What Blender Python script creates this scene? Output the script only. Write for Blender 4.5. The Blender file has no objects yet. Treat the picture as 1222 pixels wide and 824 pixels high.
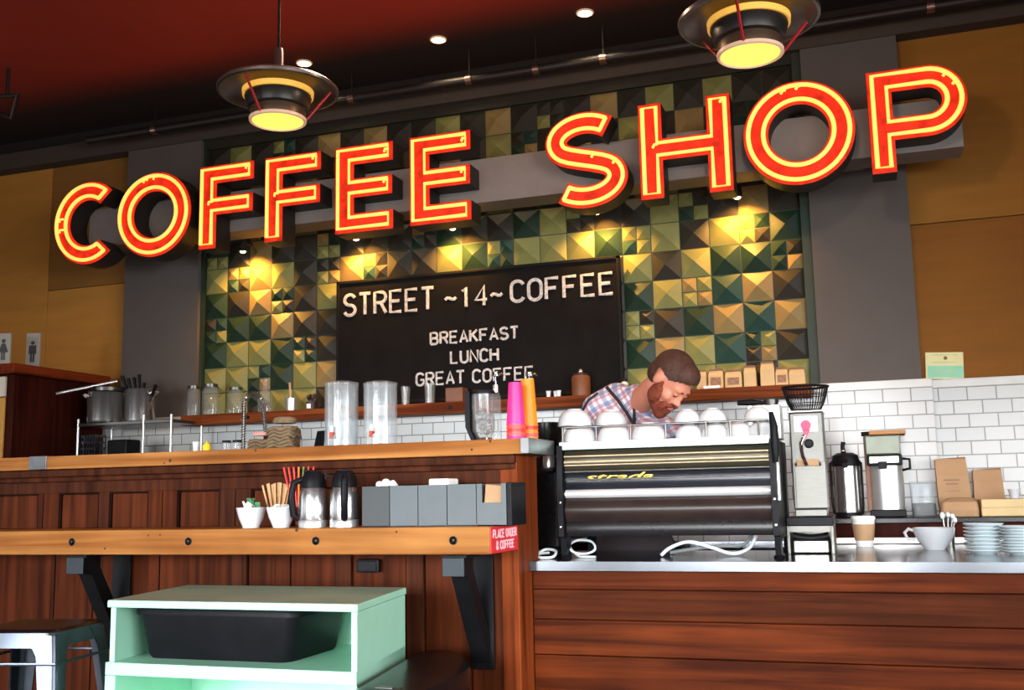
import bpy, bmesh, math, random
from mathutils import Vector, Matrix
random.seed(7)
S = bpy.context.scene
COL = S.collection
PI = math.pi
sin, cos, rad = math.sin, math.cos, math.radians

# ------------------------------------------------------------ camera
F_PX, YAW, PITCH, ROLL, HC = 1236.73, rad(-18.93989), rad(8.15878), rad(-1.16932), 1.2
CF = Vector((sin(YAW)*cos(PITCH), cos(YAW)*cos(PITCH), sin(PITCH)))
_r = Vector((cos(YAW), -sin(YAW), 0)); _u = _r.cross(CF)
CR = cos(ROLL)*_r + sin(ROLL)*_u
CU = -sin(ROLL)*_r + cos(ROLL)*_u
cam = bpy.data.objects.new('camera', bpy.data.cameras.new('camera'))
COL.objects.link(cam)
m3 = Matrix((CR, CU, -CF)).transposed()
cam.matrix_world = Matrix.Translation((0, 0, HC)) @ m3.to_4x4()
cam.data.sensor_fit = 'HORIZONTAL'; cam.data.sensor_width = 36
cam.data.lens = F_PX/1222*36
cam.data.clip_start = .05
S.camera = cam
S.view_settings.view_transform = 'Standard'
S.view_settings.look = 'None'

def ray(px, py):
    return CF + CR*((px-611)/F_PX) + CU*((412-py)/F_PX)
def at(px, py, Y):                       # the point of the room seen at a pixel, at depth Y
    d = ray(px, py); t = Y/d.y
    return Vector((d.x*t, Y, HC+d.z*t))
def on(px, py, z):                       # the point seen at a pixel, at height z
    d = ray(px, py); t = (z-HC)/d.z
    return Vector((d.x*t, d.y*t, z))
def mpp(px, py, Y):                      # metres per pixel there
    return Y/ray(px, py).y/F_PX

# ------------------------------------------------------------ materials
def nd(nt, t, **kw):
    n = nt.nodes.new(t)
    for k, v in kw.items(): setattr(n, k, v)
    return n
MATS = {}
def srgb(*c):
    return tuple(((x/255)/12.92 if x/255 <= .04045 else ((x/255+.055)/1.055)**2.4) for x in c)
def mat(name, col, rough=.5, metal=0., emit=None, es=0., var=.12, vs=14., bump=0., coat=0., trans=0., spec=.5, stretch=(1,1,1), aniso=0.):
    m = bpy.data.materials.new(name); m.use_nodes = True
    nt = m.node_tree; b = nt.nodes['Principled BSDF']
    tc = nd(nt, 'ShaderNodeTexCoord'); mp = nd(nt, 'ShaderNodeMapping'); mp.inputs['Scale'].default_value = stretch
    nt.links.new(tc.outputs['Object'], mp.inputs['Vector'])
    nz = nd(nt, 'ShaderNodeTexNoise'); nz.inputs['Scale'].default_value = vs; nz.inputs['Detail'].default_value = 5
    nt.links.new(mp.outputs['Vector'], nz.inputs['Vector'])
    rp = nd(nt, 'ShaderNodeValToRGB')
    rp.color_ramp.elements[0].position = .3; rp.color_ramp.elements[1].position = .7
    rp.color_ramp.elements[0].color = tuple(c*(1-var) for c in col)+(1,)
    rp.color_ramp.elements[1].color = tuple(min(1, c*(1+var)) for c in col)+(1,)
    nt.links.new(nz.outputs['Fac'], rp.inputs['Fac'])
    nt.links.new(rp.outputs['Color'], b.inputs['Base Color'])
    b.inputs['Roughness'].default_value = rough; b.inputs['Metallic'].default_value = metal
    b.inputs['Coat Weight'].default_value = coat; b.inputs['Transmission Weight'].default_value = trans
    b.inputs['Specular IOR Level'].default_value = spec; b.inputs['Anisotropic'].default_value = aniso
    if emit:
        b.inputs['Emission Color'].default_value = tuple(emit)+(1,); b.inputs['Emission Strength'].default_value = es
    if bump:
        bp = nd(nt, 'ShaderNodeBump'); bp.inputs['Strength'].default_value = bump; bp.inputs['Distance'].default_value = .01
        nt.links.new(nz.outputs['Fac'], bp.inputs['Height']); nt.links.new(bp.outputs['Normal'], b.inputs['Normal'])
    MATS[name] = m
    return m
def wood(name, dark, light, axis='X', rough=.45, fine=1., coat=0.):
    m = bpy.data.materials.new(name); m.use_nodes = True
    nt = m.node_tree; b = nt.nodes['Principled BSDF']
    tc = nd(nt, 'ShaderNodeTexCoord'); mp = nd(nt, 'ShaderNodeMapping')
    sc = {'X': (1.1, 26, 26), 'Y': (26, 1.1, 26), 'Z': (26, 26, 1.1)}[axis]
    mp.inputs['Scale'].default_value = tuple(s*fine for s in sc)
    nt.links.new(tc.outputs['Object'], mp.inputs['Vector'])
    nz = nd(nt, 'ShaderNodeTexNoise'); nz.inputs['Scale'].default_value = 1; nz.inputs['Detail'].default_value = 7; nz.inputs['Distortion'].default_value = .6
    nt.links.new(mp.outputs['Vector'], nz.inputs['Vector'])
    rp = nd(nt, 'ShaderNodeValToRGB'); rp.color_ramp.elements[0].position = .33; rp.color_ramp.elements[1].position = .68
    rp.color_ramp.elements[0].color = tuple(dark)+(1,); rp.color_ramp.elements[1].color = tuple(light)+(1,)
    nt.links.new(nz.outputs['Fac'], rp.inputs['Fac'])
    n2 = nd(nt, 'ShaderNodeTexNoise'); n2.inputs['Scale'].default_value = 2.6; n2.inputs['Detail'].default_value = 3
    nt.links.new(tc.outputs['Object'], n2.inputs['Vector'])
    r2 = nd(nt, 'ShaderNodeValToRGB'); r2.color_ramp.elements[0].position = .35; r2.color_ramp.elements[1].position = .65
    r2.color_ramp.elements[0].color = (.66, .62, .6, 1); r2.color_ramp.elements[1].color = (1, 1, 1, 1)
    nt.links.new(n2.outputs['Fac'], r2.inputs['Fac'])
    mx = nd(nt, 'ShaderNodeMixRGB', blend_type='MULTIPLY'); mx.inputs[0].default_value = .8
    nt.links.new(rp.outputs['Color'], mx.inputs[1]); nt.links.new(r2.outputs['Color'], mx.inputs[2])
    nt.links.new(mx.outputs['Color'], b.inputs['Base Color'])
    b.inputs['Roughness'].default_value = max(rough, .5); b.inputs['Coat Weight'].default_value = coat; b.inputs['Specular IOR Level'].default_value = .04
    bp = nd(nt, 'ShaderNodeBump'); bp.inputs['Strength'].default_value = .15; bp.inputs['Distance'].default_value = .004
    nt.links.new(nz.outputs['Fac'], bp.inputs['Height']); nt.links.new(bp.outputs['Normal'], b.inputs['Normal'])
    MATS[name] = m
    return m
def glass(name, tint=(.95, .97, .97), gl=.16, rough=.03, milk=0.):
    m = bpy.data.materials.new(name); m.use_nodes = True
    nt = m.node_tree; nt.nodes.remove(nt.nodes['Principled BSDF']); out = nt.nodes['Material Output']
    tr = nd(nt, 'ShaderNodeBsdfTransparent'); tr.inputs[0].default_value = tuple(tint)+(1,)
    gs = nd(nt, 'ShaderNodeBsdfGlossy'); gs.inputs['Roughness'].default_value = rough
    lw = nd(nt, 'ShaderNodeLayerWeight'); lw.inputs['Blend'].default_value = .35
    mr = nd(nt, 'ShaderNodeMapRange'); mr.inputs['To Min'].default_value = gl; mr.inputs['To Max'].default_value = .30
    nt.links.new(lw.outputs['Facing'], mr.inputs['Value'])
    mx = nd(nt, 'ShaderNodeMixShader')
    nt.links.new(mr.outputs['Result'], mx.inputs[0]); nt.links.new(tr.outputs[0], mx.inputs[1]); nt.links.new(gs.outputs[0], mx.inputs[2])
    if milk:
        df = nd(nt, 'ShaderNodeBsdfDiffuse'); df.inputs[0].default_value = tuple(tint)+(1,); m2 = nd(nt, 'ShaderNodeMixShader'); m2.inputs[0].default_value = milk
        nt.links.new(mx.outputs[0], m2.inputs[1]); nt.links.new(df.outputs[0], m2.inputs[2]); mx = m2
    nt.links.new(mx.outputs[0], out.inputs['Surface'])
    MATS[name] = m
    return m
def brick(name, c1, c2, mortar):
    m = bpy.data.materials.new(name); m.use_nodes = True
    nt = m.node_tree; b = nt.nodes['Principled BSDF']
    tc = nd(nt, 'ShaderNodeTexCoord'); sp = nd(nt, 'ShaderNodeSeparateXYZ'); cb = nd(nt, 'ShaderNodeCombineXYZ')
    nt.links.new(tc.outputs['Object'], sp.inputs[0])
    ad = nd(nt, 'ShaderNodeMath', operation='ADD'); ad.inputs[1].default_value = 20.043
    nt.links.new(sp.outputs['X'], ad.inputs[0]); nt.links.new(ad.outputs[0], cb.inputs['X'])
    az = nd(nt, 'ShaderNodeMath', operation='ADD'); az.inputs[1].default_value = .0731*200-1.722
    nt.links.new(sp.outputs['Z'], az.inputs[0]); nt.links.new(az.outputs[0], cb.inputs['Y'])
    br = nd(nt, 'ShaderNodeTexBrick'); br.offset = .5
    nt.links.new(cb.outputs[0], br.inputs['Vector'])
    br.inputs['Color1'].default_value = tuple(c1)+(1,); br.inputs['Color2'].default_value = tuple(c2)+(1,); br.inputs['Mortar'].default_value = tuple(mortar)+(1,)
    br.inputs['Scale'].default_value = 1; br.inputs['Mortar Size'].default_value = .0035; br.inputs['Mortar Smooth'].default_value = .2
    br.inputs['Brick Width'].default_value = .1437; br.inputs['Row Height'].default_value = .0731; br.inputs['Bias'].default_value = -.2
    nt.links.new(br.outputs['Color'], b.inputs['Base Color'])
    b.inputs['Roughness'].default_value = .2; b.inputs['Specular IOR Level'].default_value = .35
    inv = nd(nt, 'ShaderNodeMath', operation='SUBTRACT'); inv.inputs[0].default_value = 1
    nt.links.new(br.outputs['Fac'], inv.inputs[1])
    bp = nd(nt, 'ShaderNodeBump'); bp.inputs['Strength'].default_value = .5; bp.inputs['Distance'].default_value = .003
    nt.links.new(inv.outputs[0], bp.inputs['Height']); nt.links.new(bp.outputs['Normal'], b.inputs['Normal'])
    MATS[name] = m
    return m
def plaid(name):
    m = bpy.data.materials.new(name); m.use_nodes = True
    nt = m.node_tree; b = nt.nodes['Principled BSDF']
    tc = nd(nt, 'ShaderNodeTexCoord'); mp = nd(nt, 'ShaderNodeMapping'); mp.inputs['Rotation'].default_value = (.3, .5, .35)
    nt.links.new(tc.outputs['Object'], mp.inputs['Vector'])
    prev = None
    for dr, sc, ph, col, w in (('X', 16, 0, (.10, .13, .30), .70), ('Z', 16, .4, (.10, .13, .30), .70), ('X', 16, 3.1, (.42, .10, .12), .84), ('Z', 16, 2.6, (.42, .10, .12), .84)):
        wv = nd(nt, 'ShaderNodeTexWave', wave_type='BANDS', bands_direction=dr); wv.inputs['Scale'].default_value = sc/3.2; wv.inputs['Phase Offset'].default_value = ph
        nt.links.new(mp.outputs['Vector'], wv.inputs['Vector'])
        rp = nd(nt, 'ShaderNodeValToRGB'); rp.color_ramp.elements[0].position = w; rp.color_ramp.elements[1].position = w+.08
        rp.color_ramp.elements[0].color = (0, 0, 0, 1); rp.color_ramp.elements[1].color = (.62, .62, .62, 1)
        nt.links.new(wv.outputs['Fac'], rp.inputs['Fac'])
        mx = nd(nt, 'ShaderNodeMixRGB'); nt.links.new(rp.outputs['Color'], mx.inputs[0])
        if prev: nt.links.new(prev, mx.inputs[1])
        else: mx.inputs[1].default_value = (.74, .74, .80, 1)
        mx.inputs[2].default_value = col+(1,); prev = mx.outputs[0]
    nt.links.new(prev, b.inputs['Base Color']); b.inputs['Roughness'].default_value = .85
    MATS[name] = m
    return m

# ------------------------------------------------------------ mesh builder
class MB:
    def __init__(s): s.bm = bmesh.new(); s.mi = 0
    def add(s, vs, fs, smooth=False, M=None):
        bv = [s.bm.verts.new(M @ Vector(v) if M else Vector(v)) for v in vs]
        for f in fs:
            try: bf = s.bm.faces.new([bv[i] for i in f])
            except ValueError: continue
            bf.material_index = s.mi; bf.smooth = smooth
        return s
    def box(s, c, sz, b=0., M=None, seg=2):
        t = bmesh.new(); bmesh.ops.create_cube(t, size=1)
        for v in t.verts: v.co = Vector((v.co.x*sz[0], v.co.y*sz[1], v.co.z*sz[2]))
        if b: bmesh.ops.bevel(t, geom=t.edges[:], offset=b, segments=seg, affect='EDGES', profile=.5)
        t.verts.index_update()
        vs = [v.co+Vector(c) for v in t.verts]; fs = [[v.index for v in f.verts] for f in t.faces]
        t.free(); return s.add(vs, fs, False, M)
    def bx(s, x0, x1, y0, y1, z0, z1, b=0., M=None):
        return s.box(((x0+x1)/2, (y0+y1)/2, (z0+z1)/2), (abs(x1-x0), abs(y1-y0), abs(z1-z0)), b, M)
    def lathe(s, prof, seg=28, c=(0, 0, 0), M=None, smooth=True, sx=1., sy=1.):
        vs, fs, rings = [], [], []
        for r, z in prof:
            if r < 1e-6: rings.append([len(vs)]); vs.append((c[0], c[1], c[2]+z))
            else:
                rings.append(list(range(len(vs), len(vs)+seg)))
                for i in range(seg):
                    a = 2*PI*i/seg; vs.append((c[0]+r*cos(a)*sx, c[1]+r*sin(a)*sy, c[2]+z))
        for A, B in zip(rings, rings[1:]):
            for i in range(seg):
                j = (i+1) % seg
                if len(A) == 1 and len(B) == 1: break
                if len(A) == 1: fs.append((A[0], B[i], B[j]))
                elif len(B) == 1: fs.append((A[i], A[j], B[0]))
                else: fs.append((A[i], A[j], B[j], B[i]))
        return s.add(vs, fs, smooth, M)
    def cyl(s, p0, p1, r, seg=16, r2=None):
        p0, p1 = Vector(p0), Vector(p1); d = p1-p0; L = d.length
        M = Matrix.Translation(p0) @ d.to_track_quat('Z', 'Y').to_matrix().to_4x4()
        r2 = r if r2 is None else r2
        s.lathe([(r, 0), (r2, L)], seg, M=M)
        for rr, z in ((r, 0), (r2, L)):
            s.add([(rr*cos(2*PI*i/seg), rr*sin(2*PI*i/seg), z) for i in range(seg)], [list(range(seg))], False, M)
        return s
    def tube(s, pts, r, seg=8, closed=False, flat=1.):
        pts = [Vector(p) for p in pts]; n = len(pts)
        if not isinstance(r, (list, tuple)): r = [r]*n
        tg = []
        for i in range(n):
            a = pts[(i-1) % n] if (closed or i > 0) else pts[0]; b = pts[(i+1) % n] if (closed or i < n-1) else pts[-1]
            t = b-a; tg.append(t.normalized() if t.length > 1e-9 else Vector((0, 0, 1)))
        up = Vector((0, 1, 0)) if abs(tg[0].y) < .9 else Vector((1, 0, 0))
        vs, fs = [], []
        nrm = (up - tg[0]*up.dot(tg[0])).normalized()
        for i in range(n):
            nrm = nrm - tg[i]*nrm.dot(tg[i])
            nrm = nrm.normalized() if nrm.length > 1e-6 else tg[i].orthogonal().normalized()
            bn = tg[i].cross(nrm)
            for k in range(seg):
                a = 2*PI*k/seg; vs.append(pts[i] + nrm*(cos(a)*r[i]*flat) + bn*(sin(a)*r[i]))
        m = n if closed else n-1
        for i in range(m):
            j = (i+1) % n
            for k in range(seg):
                l = (k+1) % seg; fs.append((i*seg+k, i*seg+l, j*seg+l, j*seg+k))
        if not closed:
            fs.append(tuple(range(seg))); fs.append(tuple(range((n-1)*seg, n*seg)))
        return s.add(vs, fs, True)
    def prism(s, poly, axis, d0, d1, smooth=False, M=None):
        def p(a, b, d): return {'X': (d, a, b), 'Y': (a, d, b), 'Z': (a, b, d)}[axis]
        n = len(poly)
        vs = [p(a, b, d0) for a, b in poly]+[p(a, b, d1) for a, b in poly]
        s.add(vs, [(i, (i+1) % n, n+(i+1) % n, n+i) for i in range(n)], smooth, M)
        s.add(vs[:n], [tuple(range(n))], False, M); s.add(vs[n:], [tuple(range(n))], False, M)
        return s
    def ell(s, c, r, seg=20, M=None):
        if not isinstance(r, (list, tuple)): r = (r, r, r)
        n = max(6, seg//2)
        prof = [(sin(PI*i/n), -cos(PI*i/n)) for i in range(n+1)]; prof[0] = (0, -1); prof[-1] = (0, 1)
        T = Matrix.Translation(c) @ Matrix.Diagonal((r[0], r[1], r[2], 1))
        return s.lathe(prof, seg, M=(M @ T if M else T))
    def cap(s, a, b, ra, rb, seg=14):
        a, b = Vector(a), Vector(b)
        s.cyl(a, b, ra, seg, rb); s.ell(a, ra, seg); s.ell(b, rb, seg); return s
    def build(s, name, mats, parent=None, loc=None, rot=None, label=None, recalc=True, sharp=True):
        if recalc: bmesh.ops.recalc_face_normals(s.bm, faces=s.bm.faces[:])
        for e in s.bm.edges:
            if sharp and len(e.link_faces) == 2 and e.link_faces[0].smooth and e.calc_face_angle(0) > .75: e.smooth = False
        me = bpy.data.meshes.new(name); s.bm.to_mesh(me); s.bm.free()
        for m in (mats if isinstance(mats, (list, tuple)) else [mats]): me.materials.append(MATS[m])
        o = bpy.data.objects.new(name, me); COL.objects.link(o)
        if parent: o.parent = parent
        if loc is not None: o.location = loc
        if rot is not None: o.rotation_euler = rot
        if label: o['label'] = label
        return o
def tag(o, label, cat, group=None):
    o['label'] = label; o['category'] = cat
    if group: o['group'] = group
    return o
def thing(name, label, cat, loc=(0, 0, 0), rz=0., group=None):
    o = bpy.data.objects.new(name, None); COL.objects.link(o); o.empty_display_size = .05
    o.location = loc; o.rotation_euler = (0, 0, rz)
    return tag(o, label, cat, group)
def struct(name, mb, m, **k):
    o = mb.build(name, m, **k); o['kind'] = 'structure'; return o
def dup(root, loc, label=None, rz=None, group=None, rot=None):
    r = root.copy(); COL.objects.link(r); r.location = loc
    if rz is not None: r.rotation_euler = (0, 0, rz)
    if rot is not None: r.rotation_euler = rot
    if label: r['label'] = label
    if group: r['group'] = group
    for ch in list(root.children):
        c = ch.copy(); COL.objects.link(c); c.parent = r
        for g in list(ch.children):
            d = g.copy(); COL.objects.link(d); d.parent = c
    return r
def mesh_of(ob, name):
    dg = bpy.context.evaluated_depsgraph_get()
    me = bpy.data.meshes.new_from_object(ob.evaluated_get(dg)); me.name = name
    return me
def fused(mb, voxel, smooth=4):
    """overlapping closed solids grown into one continuous skin"""
    me = bpy.data.meshes.new('tmp'); bmesh.ops.recalc_face_normals(mb.bm, faces=mb.bm.faces[:]); mb.bm.to_mesh(me); mb.bm.free()
    o = bpy.data.objects.new('tmp', me); COL.objects.link(o)
    md = o.modifiers.new('r', 'REMESH'); md.mode = 'VOXEL'; md.voxel_size = voxel
    bpy.context.view_layer.update()
    me2 = mesh_of(o, 'fused'); bpy.data.objects.remove(o); bpy.data.meshes.remove(me)
    out = MB(); out.bm.from_mesh(me2); bpy.data.meshes.remove(me2)
    for _ in range(smooth): bmesh.ops.smooth_vert(out.bm, verts=out.bm.verts[:], factor=.5, use_axis_x=True, use_axis_y=True, use_axis_z=True)
    for f in out.bm.faces: f.smooth = True; f.material_index = 0
    return out
def outline_mesh(loops, d0, d1, name):
    """filled 2D outlines (x,z) extruded from Y=d0 (front) to d1"""
    cu = bpy.data.curves.new(name, 'CURVE'); cu.dimensions = '2D'; cu.fill_mode = 'BOTH'; cu.extrude = abs(d1-d0)/2
    for lp in loops:
        sp = cu.splines.new('POLY'); sp.points.add(len(lp)-1); sp.use_cyclic_u = True
        for p, (x, z) in zip(sp.points, lp): p.co = (x, z, 0, 1)
    o = bpy.data.objects.new(name, cu); COL.objects.link(o); bpy.context.view_layer.update()
    me = mesh_of(o, name); bpy.data.objects.remove(o); bpy.data.curves.remove(cu)
    for v in me.vertices: x, y, z = v.co; v.co = (x, (d0+d1)/2 - z, y)
    b = MB(); b.bm.from_mesh(me); bpy.data.meshes.remove(me)
    bmesh.ops.remove_doubles(b.bm, verts=b.bm.verts[:], dist=1e-5)
    return b
def arc(cx, cy, rx, ry, a0, a1, n=14):
    return [(cx+rx*cos(rad(a0+(a1-a0)*i/n)), cy+ry*sin(rad(a0+(a1-a0)*i/n))) for i in range(n+1)]
def inset(lp, d):
    """offset a closed loop inwards (to its left when counter-clockwise)"""
    n = len(lp); ar = sum(lp[i][0]*lp[(i+1) % n][1]-lp[(i+1) % n][0]*lp[i][1] for i in range(n))
    sg = 1 if ar > 0 else -1
    out = []
    for i in range(n):
        p, a, b = Vector(lp[i]), Vector(lp[i-1]), Vector(lp[(i+1) % n])
        e1, e2 = (p-a).normalized(), (b-p).normalized()
        n1, n2 = Vector((-e1.y, e1.x))*sg, Vector((-e2.y, e2.x))*sg
        k = (n1+n2); L = k.length_squared
        k = k*(2/L) if L > .3 else n1
        out.append(tuple(p + k*d))
    return out

# one-stroke lettering, box 0..0.6 by 0..1
def _c(n): return n
GL = {
 'A': [[(0, 0), (.3, 1), (.6, 0)], [(.1, .32), (.5, .32)]],
 'B': [[(0, 0), (0, 1), (.35, 1)]+arc(.35, .76, .21, .24, 90, -90, 8)+[(0, .52)], [(.35, .52)]+arc(.36, .26, .24, .26, 90, -90, 8)+[(0, 0)]],
 'C': [arc(.3, .72, .3, .28, 20, 180, 10)+arc(.3, .28, .3, .28, 180, 340, 10)],
 'D': [[(0, 0), (0, 1), (.3, 1)]+arc(.3, .7, .3, .3, 90, 0, 6)+arc(.3, .3, .3, .3, 0, -90, 6)+[(0, 0)]],
 'E': [[(.58, 1), (0, 1), (0, 0), (.58, 0)], [(0, .52), (.48, .52)]],
 'F': [[(.58, 1), (0, 1), (0, 0)], [(0, .52), (.46, .52)]],
 'G': [arc(.3, .72, .3, .28, 20, 180, 10)+arc(.3, .28, .3, .28, 180, 360, 10)+[(.6, .46), (.34, .46)]],
 'H': [[(0, 0), (0, 1)], [(.6, 0), (.6, 1)], [(0, .52), (.6, .52)]],
 'K': [[(0, 0), (0, 1)], [(.56, 1), (0, .42)], [(.18, .6), (.6, 0)]],
 'L': [[(0, 1), (0, 0), (.55, 0)]],
 'N': [[(0, 0), (0, 1), (.6, 0), (.6, 1)]],
 'O': [arc(.3, .7, .3, .3, 0, 180, 12)+arc(.3, .3, .3, .3, 180, 360, 12)+[(.6, .7)]],
 'P': [[(0, 0), (0, 1), (.34, 1)]+arc(.34, .74, .25, .26, 90, -90, 8)+[(0, .48)]],
 'R': [[(0, 0), (0, 1), (.34, 1)]+arc(.34, .75, .25, .25, 90, -90, 8)+[(0, .5)], [(.32, .5), (.6, 0)]],
 'S': [arc(.3, .75, .28, .25, 20, 270, 12)+arc(.3, .25, .3, .25, 90, -160, 12)[1:]],
 'T': [[(0, 1), (.6, 1)], [(.3, 1), (.3, 0)]],
 'U': [[(0, 1)]+arc(.3, .3, .3, .3, 180, 360, 12)+[(.6, 1)]],
 'Y': [[(0, 1), (.3, .5), (.6, 1)], [(.3, .5), (.3, 0)]],
 '1': [[(.12, .82), (.32, 1), (.32, 0)]],
 '4': [[(.46, 0), (.46, 1), (0, .3), (.62, .3)]],
 '~': [[(0, .44), (.12, .54), (.25, .52), (.38, .45), (.5, .44), (.6, .54)]],
 '&': [[(.6, 0), (.12, .72)]+arc(.28, .82, .17, .18, 200, -30, 8)+[(.06, .4)]+arc(.26, .22, .24, .22, 150, 350, 8)],
}
def strokes(mb, text, cx, z0, h, width, y, r, flat=.35):
    adv = .84; gap = {' ': .5}
    xs, x = [], 0.
    for ch in text:
        xs.append(x); x += gap.get(ch, adv)
    tot = x - (adv-.6)
    k = width/tot
    for ch, x0 in zip(text, xs):
        for st in GL.get(ch, []):
            mb.tube([(cx-width/2+(x0+a)*k, y, z0+b*h) for a, b in st], r, 6, flat=flat)
# ------------------------------------------------------------ palette
brick('subway', srgb(190,191,190), srgb(180,183,185), srgb(122,120,115))
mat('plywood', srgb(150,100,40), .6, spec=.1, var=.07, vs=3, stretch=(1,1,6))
mat('plywood_lit', srgb(186,128,58), .6, spec=.1, var=.07, vs=3, stretch=(1,1,6))  # lit copy of the plywood, extra light put into its colour
mat('plywood_shadowed', srgb(140,96,46), .6, spec=.1, var=.07, vs=3, stretch=(1,1,6))  # plywood with the sign's shadow put into its colour
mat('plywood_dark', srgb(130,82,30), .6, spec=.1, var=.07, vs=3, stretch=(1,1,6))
mat('taupe', srgb(90,83,79), .75, spec=.2, var=.04, vs=5)
mat('soffit', srgb(66,54,46), .8, var=.06)
mat('dark_wall', srgb(30,20,16), .85, var=.1)
mat('ceiling_red', srgb(150,42,24), .8, var=.08, vs=1.2)
mat('ceiling_dark', srgb(40,24,18), .85, var=.1, vs=2)
mat('room_wall', srgb(130,110,84), .8)
mat('floor_wood', srgb(92,60,38), .5, vs=5, stretch=(1,8,1))
mat('tile_light', (.20,.195,.062), .45, var=.06, spec=.3)
mat('tile_tan', (.25,.17,.062), .45, var=.06, spec=.3)
mat('tile_green', (.012,.030,.016), .45, var=.1, spec=.3)
mat('tile_teal', (.014,.045,.033), .45, var=.1, spec=.3)
mat('tile_brown', (.026,.022,.015), .45, var=.1, spec=.3)
mat('tile_frame', (.012,.026,.014), .6)
mat('chalk_board', (.008,.007,.007), .9, var=.2, vs=9, spec=.08)
mat('chalk', (.50,.47,.45), .9, var=.35, vs=60)
mat('black_frame', (.005,.005,.005), .7, spec=.15)
mat('beam_grey', srgb(128,120,116), .55, var=.05)
mat('letter_side', (.012,.009,.009), .5)
mat('letter_red', (.62,.030,.012), .6, emit=(1,.03,.012), es=.20, var=.45, vs=16, spec=.15)  # faint glow added to the faces, standing for spilled tube light
mat('neon', (1,.5,.15), .4, emit=(1,.47,.075), es=1.45, var=.02)
mat('amber_bulb', (1,.7,.3), .4, emit=(1,.72,.36), es=9)
mat('warm_bulb', (1,.85,.6), .4, emit=(1,.80,.50), es=12)
mat('yellow_bulb', (1,.9,.2), .4, emit=(1,.80,.085), es=1.6, var=.04, vs=25)
mat('amber_band', (.9,.5,.1), .4, emit=(1,.50,.07), es=.55, var=.04)
mat('lamp_metal', srgb(120,112,106), .30, .85, var=.06)
mat('lamp_inner', srgb(104,84,64), .38, .6); mat('lamp_dark', srgb(52,48,46), .35, .5)
mat('lamp_rim', srgb(225,190,165), .35, emit=(1,.55,.3), es=.25)
mat('lamp_red', srgb(170,20,32), .35)
mat('cord', (.01,.01,.01), .8, spec=.1)
mat('pipe', (.012,.008,.007), .5)
mat('pipe_clip', srgb(150,120,110), .3, .9)

# ------------------------------------------------------------ room
WY = 6.1
struct('floor', MB().bx(-8, 5, -4, 6.3, -.1, 0), 'floor_wood')
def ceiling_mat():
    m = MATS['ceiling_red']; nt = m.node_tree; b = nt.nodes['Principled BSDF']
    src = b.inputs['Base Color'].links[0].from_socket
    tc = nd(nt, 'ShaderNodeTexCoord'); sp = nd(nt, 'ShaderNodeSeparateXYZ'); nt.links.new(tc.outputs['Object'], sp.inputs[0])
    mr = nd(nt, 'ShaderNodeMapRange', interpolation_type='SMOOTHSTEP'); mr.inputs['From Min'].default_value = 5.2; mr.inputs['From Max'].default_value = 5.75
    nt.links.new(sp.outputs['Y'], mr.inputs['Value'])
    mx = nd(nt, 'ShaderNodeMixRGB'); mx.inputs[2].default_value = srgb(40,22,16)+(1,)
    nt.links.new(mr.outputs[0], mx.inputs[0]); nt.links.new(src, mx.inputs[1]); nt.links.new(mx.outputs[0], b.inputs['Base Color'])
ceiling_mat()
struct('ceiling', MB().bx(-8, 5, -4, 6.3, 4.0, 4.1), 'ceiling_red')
struct('wall_back', MB().bx(-8, 5, WY+.03, 6.3, 0, 4.0), 'dark_wall')
def wall_with_windows(name, axis, fixed, span, wins, z0, z1):
    mb = MB(); a0, a1 = span
    def put(u0, u1, za, zb):
        if axis == 'X': mb.bx(fixed, fixed+.12, u0, u1, za, zb)
        else: mb.bx(u0, u1, fixed-.12, fixed, za, zb)
    put(a0, a1, 0, z0); put(a0, a1, z1, 4.0)
    u = a0
    for w0, w1 in wins: put(u, w0, z0, z1); u = w1
    put(u, a1, z0, z1)
    return struct(name, mb, 'room_wall')
wall_with_windows('wall_left', 'X', -8.12, (-4, 6.3), [(-3.4, -.6), (.2, 3.0)], .5, 2.5)
wall_with_windows('wall_right', 'X', 5, (-4, 6.3), [(-3.4, -.6), (-.2, 2.6)], .5, 2.5)
wall_with_windows('wall_front', 'Y', -4, (-8, 5), [(-6.6, -3.4), (-2.8, .4), (1.0, 4.2)], .5, 2.5)
mat('window_frame', srgb(40,36,34), .5)
k = 1
for axis, f, wins in (('X', -8.06, [(-3.4, -.6), (.2, 3.0)]), ('X', 5.06, [(-3.4, -.6), (-.2, 2.6)]), ('Y', -4.06, [(-6.6, -3.4), (-2.8, .4), (1.0, 4.2)])):
    for w0, w1 in wins:
        mb = MB()
        for u in (w0+.03, (w0+w1)/2, w1-.03):
            if axis == 'X': mb.bx(f-.03, f+.03, u-.03, u+.03, .5, 2.5)
            else: mb.bx(u-.03, u+.03, f-.03, f+.03, .5, 2.5)
        for z in (.53, 2.47):
            if axis == 'X': mb.bx(f-.03, f+.03, w0, w1, z-.03, z+.03)
            else: mb.bx(w0, w1, f-.03, f+.03, z-.03, z+.03)
        struct('window_%d' % k, mb, 'window_frame'); k += 1

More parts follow.
